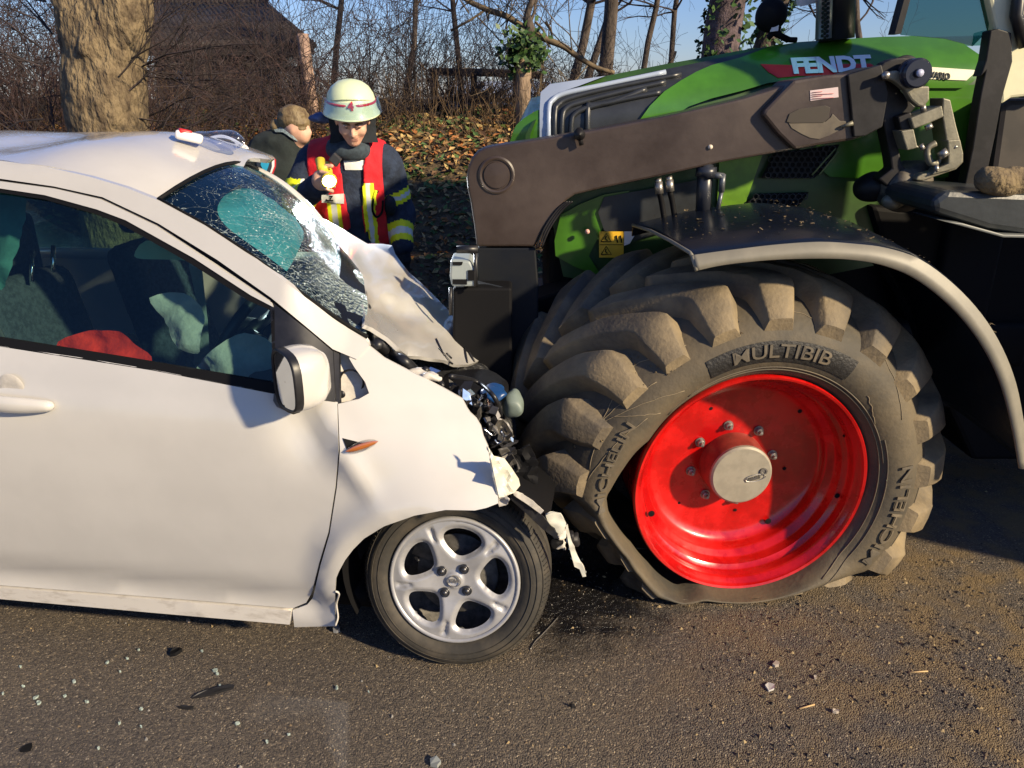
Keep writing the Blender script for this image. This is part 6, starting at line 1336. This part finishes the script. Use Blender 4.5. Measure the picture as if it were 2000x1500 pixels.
def fh2(P): d = ell(P, hc2+[.004, -.01, -.03], (.070, .068, .085)); d = smin(d, cap(P, hc2+[.070, -.02, -.04], hc2+[.078, -.02, -.06], .007, .010), .02); d = smin(d, ell(P, hc2+[.045, -.02, -.08], (.032, .04, .038)), .03); d = smin(d, cap(P, hc2+[0, 0, -.05], hc2+[-.04, .02, -.15], .055, .06), .03); d = smin(d, ell(P, hc2+[-.004, -.073, -.045], (.014, .007, .020)), .005); return d
isomesh('head', fh2, hc2-[.2, .2, .25], hc2+[.2, .15, .12], .007, SKIN, Wm)
def fhr(P):
    d = ell(P, hc2+[-.016, .0, .006], (.080, .080, .082)); d = smin(d, ell(P, hc2+[.030, .0, -.02], (.048, .070, .075)), .03); Q = (P-hc2)*np.array([.4, 1, 1.6])
    cut = ell(P, hc2+[.012, -.085, -.07], (.034, .04, .03)); d = np.maximum(d, -cut); d = smin(d, ell(P, hc2+[-.108, -.01, -.03], (.032, .03, .036)), .012); d = smin(d, cap(P, hc2+[-.125, .01, -.05], hc2+[-.15, .02, -.11], .018, .008), .012)
    return d+.004*nz(Q, 40)+.003*nz(Q, 90, 2)
isomesh('hair', fhr, hc2-[.22, .16, .18], hc2+[.14, .14, .13], .006, HAIR, Wm)
wbody = sc_(fw_)
panel('collar', [(534, 252), (548, 246), (565, 252), (580, 262), (592, 276), (588, 280), (570, 270), (552, 258), (538, 258)], lambda P: wbody(P)-.012, mat('denim_collar', (.16, .21, .23), .9, var=.4, vs=120), Wm, step=5, thick=.006)
em = panel('back_patch', [(499, 306), (508, 302), (532, 302), (539, 310), (540, 325), (534, 342), (526, 346), (505, 345)], lambda P: wbody(P)-.008, mat('patch_dark', (.02, .03, .05), .8), Wm, step=6, thick=.002)
for nm, o_, m_ in (('patch_ring', [(502, 310), (508, 305), (530, 305), (536, 312), (536, 325), (530, 340), (526, 342), (531, 326), (531, 314), (526, 309), (510, 309), (506, 314)], WSTK), ('patch_emblem', [(510, 313), (518, 309), (527, 315), (524, 326), (519, 338), (513, 330), (509, 322)], mat('emblem_blue', (.02, .32, .52), .7)), ('patch_bar', [(534, 306), (539, 312), (539, 325), (533, 341), (531, 338), (536, 324), (536, 312)], DECRED)):
    panel(nm, o_, lambda P: wbody(P)-.012, m_, em, step=4, thick=.001)
# ------------------------------------------------------------------ debris on the road
GL = 'glass crumbs on the asphalt'
GLB = ['glass crumb at far left, upper of the touching pair', 'largest glass crumb at far left, lower of the touching pair', 'flat glass crumb at the left, below the sill shadow', 'glass crumb at far left, just below the flat one', 'glass crumb touching the left edge of the photo', 'glass crumb just right of the far left pair', 'elongated glass crumb above and right of the far left pair', 'small elongated glass crumb right of the far left pair', 'bright glass crumb below the middle of the door, alone', 'tiny glass crumb right of the bright lone one', 'tiny glass crumb up and right of the bright lone one', 'glass crumb highest in the group, below the sill', 'glass crumb left of the short black splinter', 'glass crumb right beside the dark tar lump', 'largest glass crumb above the long black strip', 'small glass crumb touching the one above the black strip', 'glass crumb lying on the upper edge of the black strip', 'glass crumb near the bottom edge at the left', 'glass crumb closest to the bottom left corner', 'tiny glass crumb near the bottom, below the splinter', 'glass crumb at the bottom, right of the long strip', 'pale glass crumb right of the long strip, alone', 'pale glass crumb in front of the car wheel', 'tiny glass crumb right of the pale one by the wheel', 'pale glass crumb below the right end of the strip']
GLASSB = mat('glass_crumb', (.30, .36, .33), .08, spec=1)
def shard(name, px, py, sx, sz, m, label, cat, group=None, rot=None, h=.004, n=7, seed=0):
    R_ = random.Random(seed+int(px)); c_ = atZ(px, py, 0); a0 = rot if rot is not None else R_.uniform(0, pi); T_ = []
    for k in range(n):
        a = 2*pi*k/n; r_ = R_.uniform(.7, 1.15); x, y = cos(a)*sx*r_, sin(a)*sz*r_; T_.append((c_.x+x*cos(a0)-y*sin(a0), c_.y+x*sin(a0)+y*cos(a0), .001))
    q = B(); q.prism([V(p)+V((0, 0, h*R_.uniform(.7, 1.5))) for p in T_], (0, 0, 0)); k = len(T_)
    q.v = q.v[:k]+[(p[0], p[1], .0005) for p in T_]
    o = mesh(name, q.v, q.f, m, None, smooth=False, org=(c_.x, c_.y, 0)); tag(o, label, cat, group); return o
for i, (px, py, s_) in enumerate(((71, 1363, .011), (76, 1374, .013), (40, 1303, .008), (46, 1342, .007), (6, 1356, .006), (127, 1361, .007), (145, 1333, .009), (170, 1372, .008), (210, 1295, .010), (235, 1313, .005), (249, 1288, .006), (271, 1270, .007), (276, 1386, .009), (395, 1273, .007), (421, 1311, .013), (425, 1318, .008), (430, 1341, .007), (234, 1414, .007), (193, 1463, .006), (276, 1421, .005), (522, 1450, .008), (564, 1436, .006), (658, 1345, .009), (720, 1353, .004), (464, 1415, .009))):
    shard('glass_crumb', px, py, s_*.75, s_*.5, GLASSB, GLB[i], 'glass', GL, h=.005, n=6, seed=i)
shard('plastic_strip', 423, 1352, .060, .011, BLACK, 'long thin black plastic strip below the car door on the road', 'debris', rot=.42, h=.006, n=10)
shard('plastic_splinter', 366, 1384, .026, .007, BLACK, 'short black plastic splinter left of the long strip', 'debris', rot=-.1, h=.006)
shard('tar_lump', 343, 1277, .020, .014, SEAL, 'dark tar lump on the road below the front door', 'debris', h=.012)
shard('tar_lump', 52, 1462, .016, .016, SEAL, 'dark flat spot in the lower left corner of the road', 'debris', h=.003)
shard('paint_flake', 1504, 1343, .017, .020, WHITE, 'angular white paint flake below the red rim', 'debris', n=5, h=.005)
shard('stone', 1516, 1298, .016, .010, mat('pale_stone', (.38, .33, .27), .8), 'flat pale stone above the white paint flake', 'stone', h=.006)
shard('stone', 1631, 1391, .011, .008, mat('pale_stone', (.38, .33, .27), .8), 'small pale stone right of the thin twig', 'stone', h=.006)
shard('stone', 1592, 1324, .010, .005, mat('pale_stone', (.38, .33, .27), .8), 'tiny yellowish stone right of the white paint flake', 'stone', h=.006)
shard('stone', 1735, 1118, .012, .009, MUD, 'soil lump at the shadow edge right of the tyre', 'stone', h=.016)
shard('metal_scrap', 850, 1492, .018, .016, mat('scrap', (.24, .26, .25), .4), 'grey folded scrap at the bottom edge of the road', 'debris', n=5, h=.012)
shard('plastic_scrap', 1117, 1381, .004, .010, BLACK, 'tiny upright black plastic scrap in the lower middle', 'debris', n=4, h=.01)
shard('mud_clod', 657, 1232, .016, .012, mat('grey_scrap', (.25, .25, .25), .6), 'grey torn scrap hanging under the rear end of the wing', 'debris', n=6, h=.012)
shard('leaf', 369, 1214, .012, .006, mat('pale_leaf', (.5, .36, .22), .7), 'pale dry leaf in the shadow under the sill', 'leaf', n=6, h=.005)
for x0, y0, x1, y1, lb in ((1561, 1384, 1591, 1376, 'thin straw-coloured twig below the red rim'), (1775, 1313, 1812, 1311, 'thin pinkish twig on the dirty right part of the road')):
    a, b = atZ(x0, y0, .003), atZ(x1, y1, .003); q = B(); q.tube([a, b], .0025, 5); o = q.build('twig', [mat('straw', (.5, .34, .16), .8)], org=a); tag(o, lb, 'twig')
a = [atZ(x, y, .003) for x, y in ((1090, 1205), (1075, 1222), (1058, 1240), (1045, 1253), (1036, 1268))]; q = B(); q.tube(catmull(a, 4), .0018, 5); tag(q.build('wire', [STEEL], org=a[0]), 'thin pale wire curling on the road beside the car tyre', 'wire')
# grit and soil: many tiny stones, heavier on the right
GR = [mat('grit_brown', (.14, .10, .06), .9), mat('grit_dark', (.03, .024, .02), .9), mat('grit_yellow', (.30, .22, .11), .9), mat('grit_grey', (.20, .19, .17), .9)]
q = B(); R_ = random.Random(4)
for i in range(17000):
    if i < 7000: x = R_.uniform(-2.2, 2.6); y = R_.uniform(1.2, 4.4)
    else: x = min(3, max(-.1, R_.gauss(1.35, .55))); y = R_.uniform(1.25, 2.5)
    dens = noise.noise(V((x*4, y*4, 2)))
    if i >= 7000 and dens < -.15+.3*R_.random()-.1: continue
    s_ = (R_.uniform(.0012, .0035) if R_.random() < .93 else R_.uniform(.004, .008))*(1.0 if i < 7000 else 1.15); k = R_.choice((0, 1, 1, 2, 3)) if i < 7000 else R_.choice((0, 0, 1, 1, 1, 2, 0))
    c_ = V((x, y, s_*.35)); a = R_.uniform(0, 6.3); w = R_.uniform(.5, .95)
    pts = [c_+V((cos(a+2*pi*j/4)*s_*(1 if j % 2 else w), sin(a+2*pi*j/4)*s_*(1 if j % 2 else w), -s_*.35)) for j in range(4)]+[c_+V((R_.uniform(-.3, .3)*s_, R_.uniform(-.3, .3)*s_, s_*R_.uniform(.3, .8)))]
    q.add(pts, [(0, 1, 4), (1, 2, 4), (2, 3, 4), (3, 0, 4)], k)
for i in range(420):
    x = min(3, max(.2, R_.gauss(1.45, .45))); y = R_.uniform(1.3, 2.4); s_ = R_.uniform(.005, .011)*R_.choice((.7, .8, 1)); c_ = V((x, y, s_*.3)); a = R_.uniform(0, 6.3)
    pts = [c_+V((cos(a+2*pi*j/5)*s_*R_.uniform(.6, 1.2), sin(a+2*pi*j/5)*s_*R_.uniform(.5, 1.1), -s_*.3)) for j in range(5)]+[c_+V((0, 0, s_*R_.uniform(.2, .6)))]
    q.add(pts, [(j, (j+1) % 5, 5) for j in range(5)], R_.choice((1, 0, 1, 2, 0)))
tag(q.build('grit', GR, smooth=False), 'loose grit and dropped soil scattered over the asphalt', 'grit', kind='stuff')
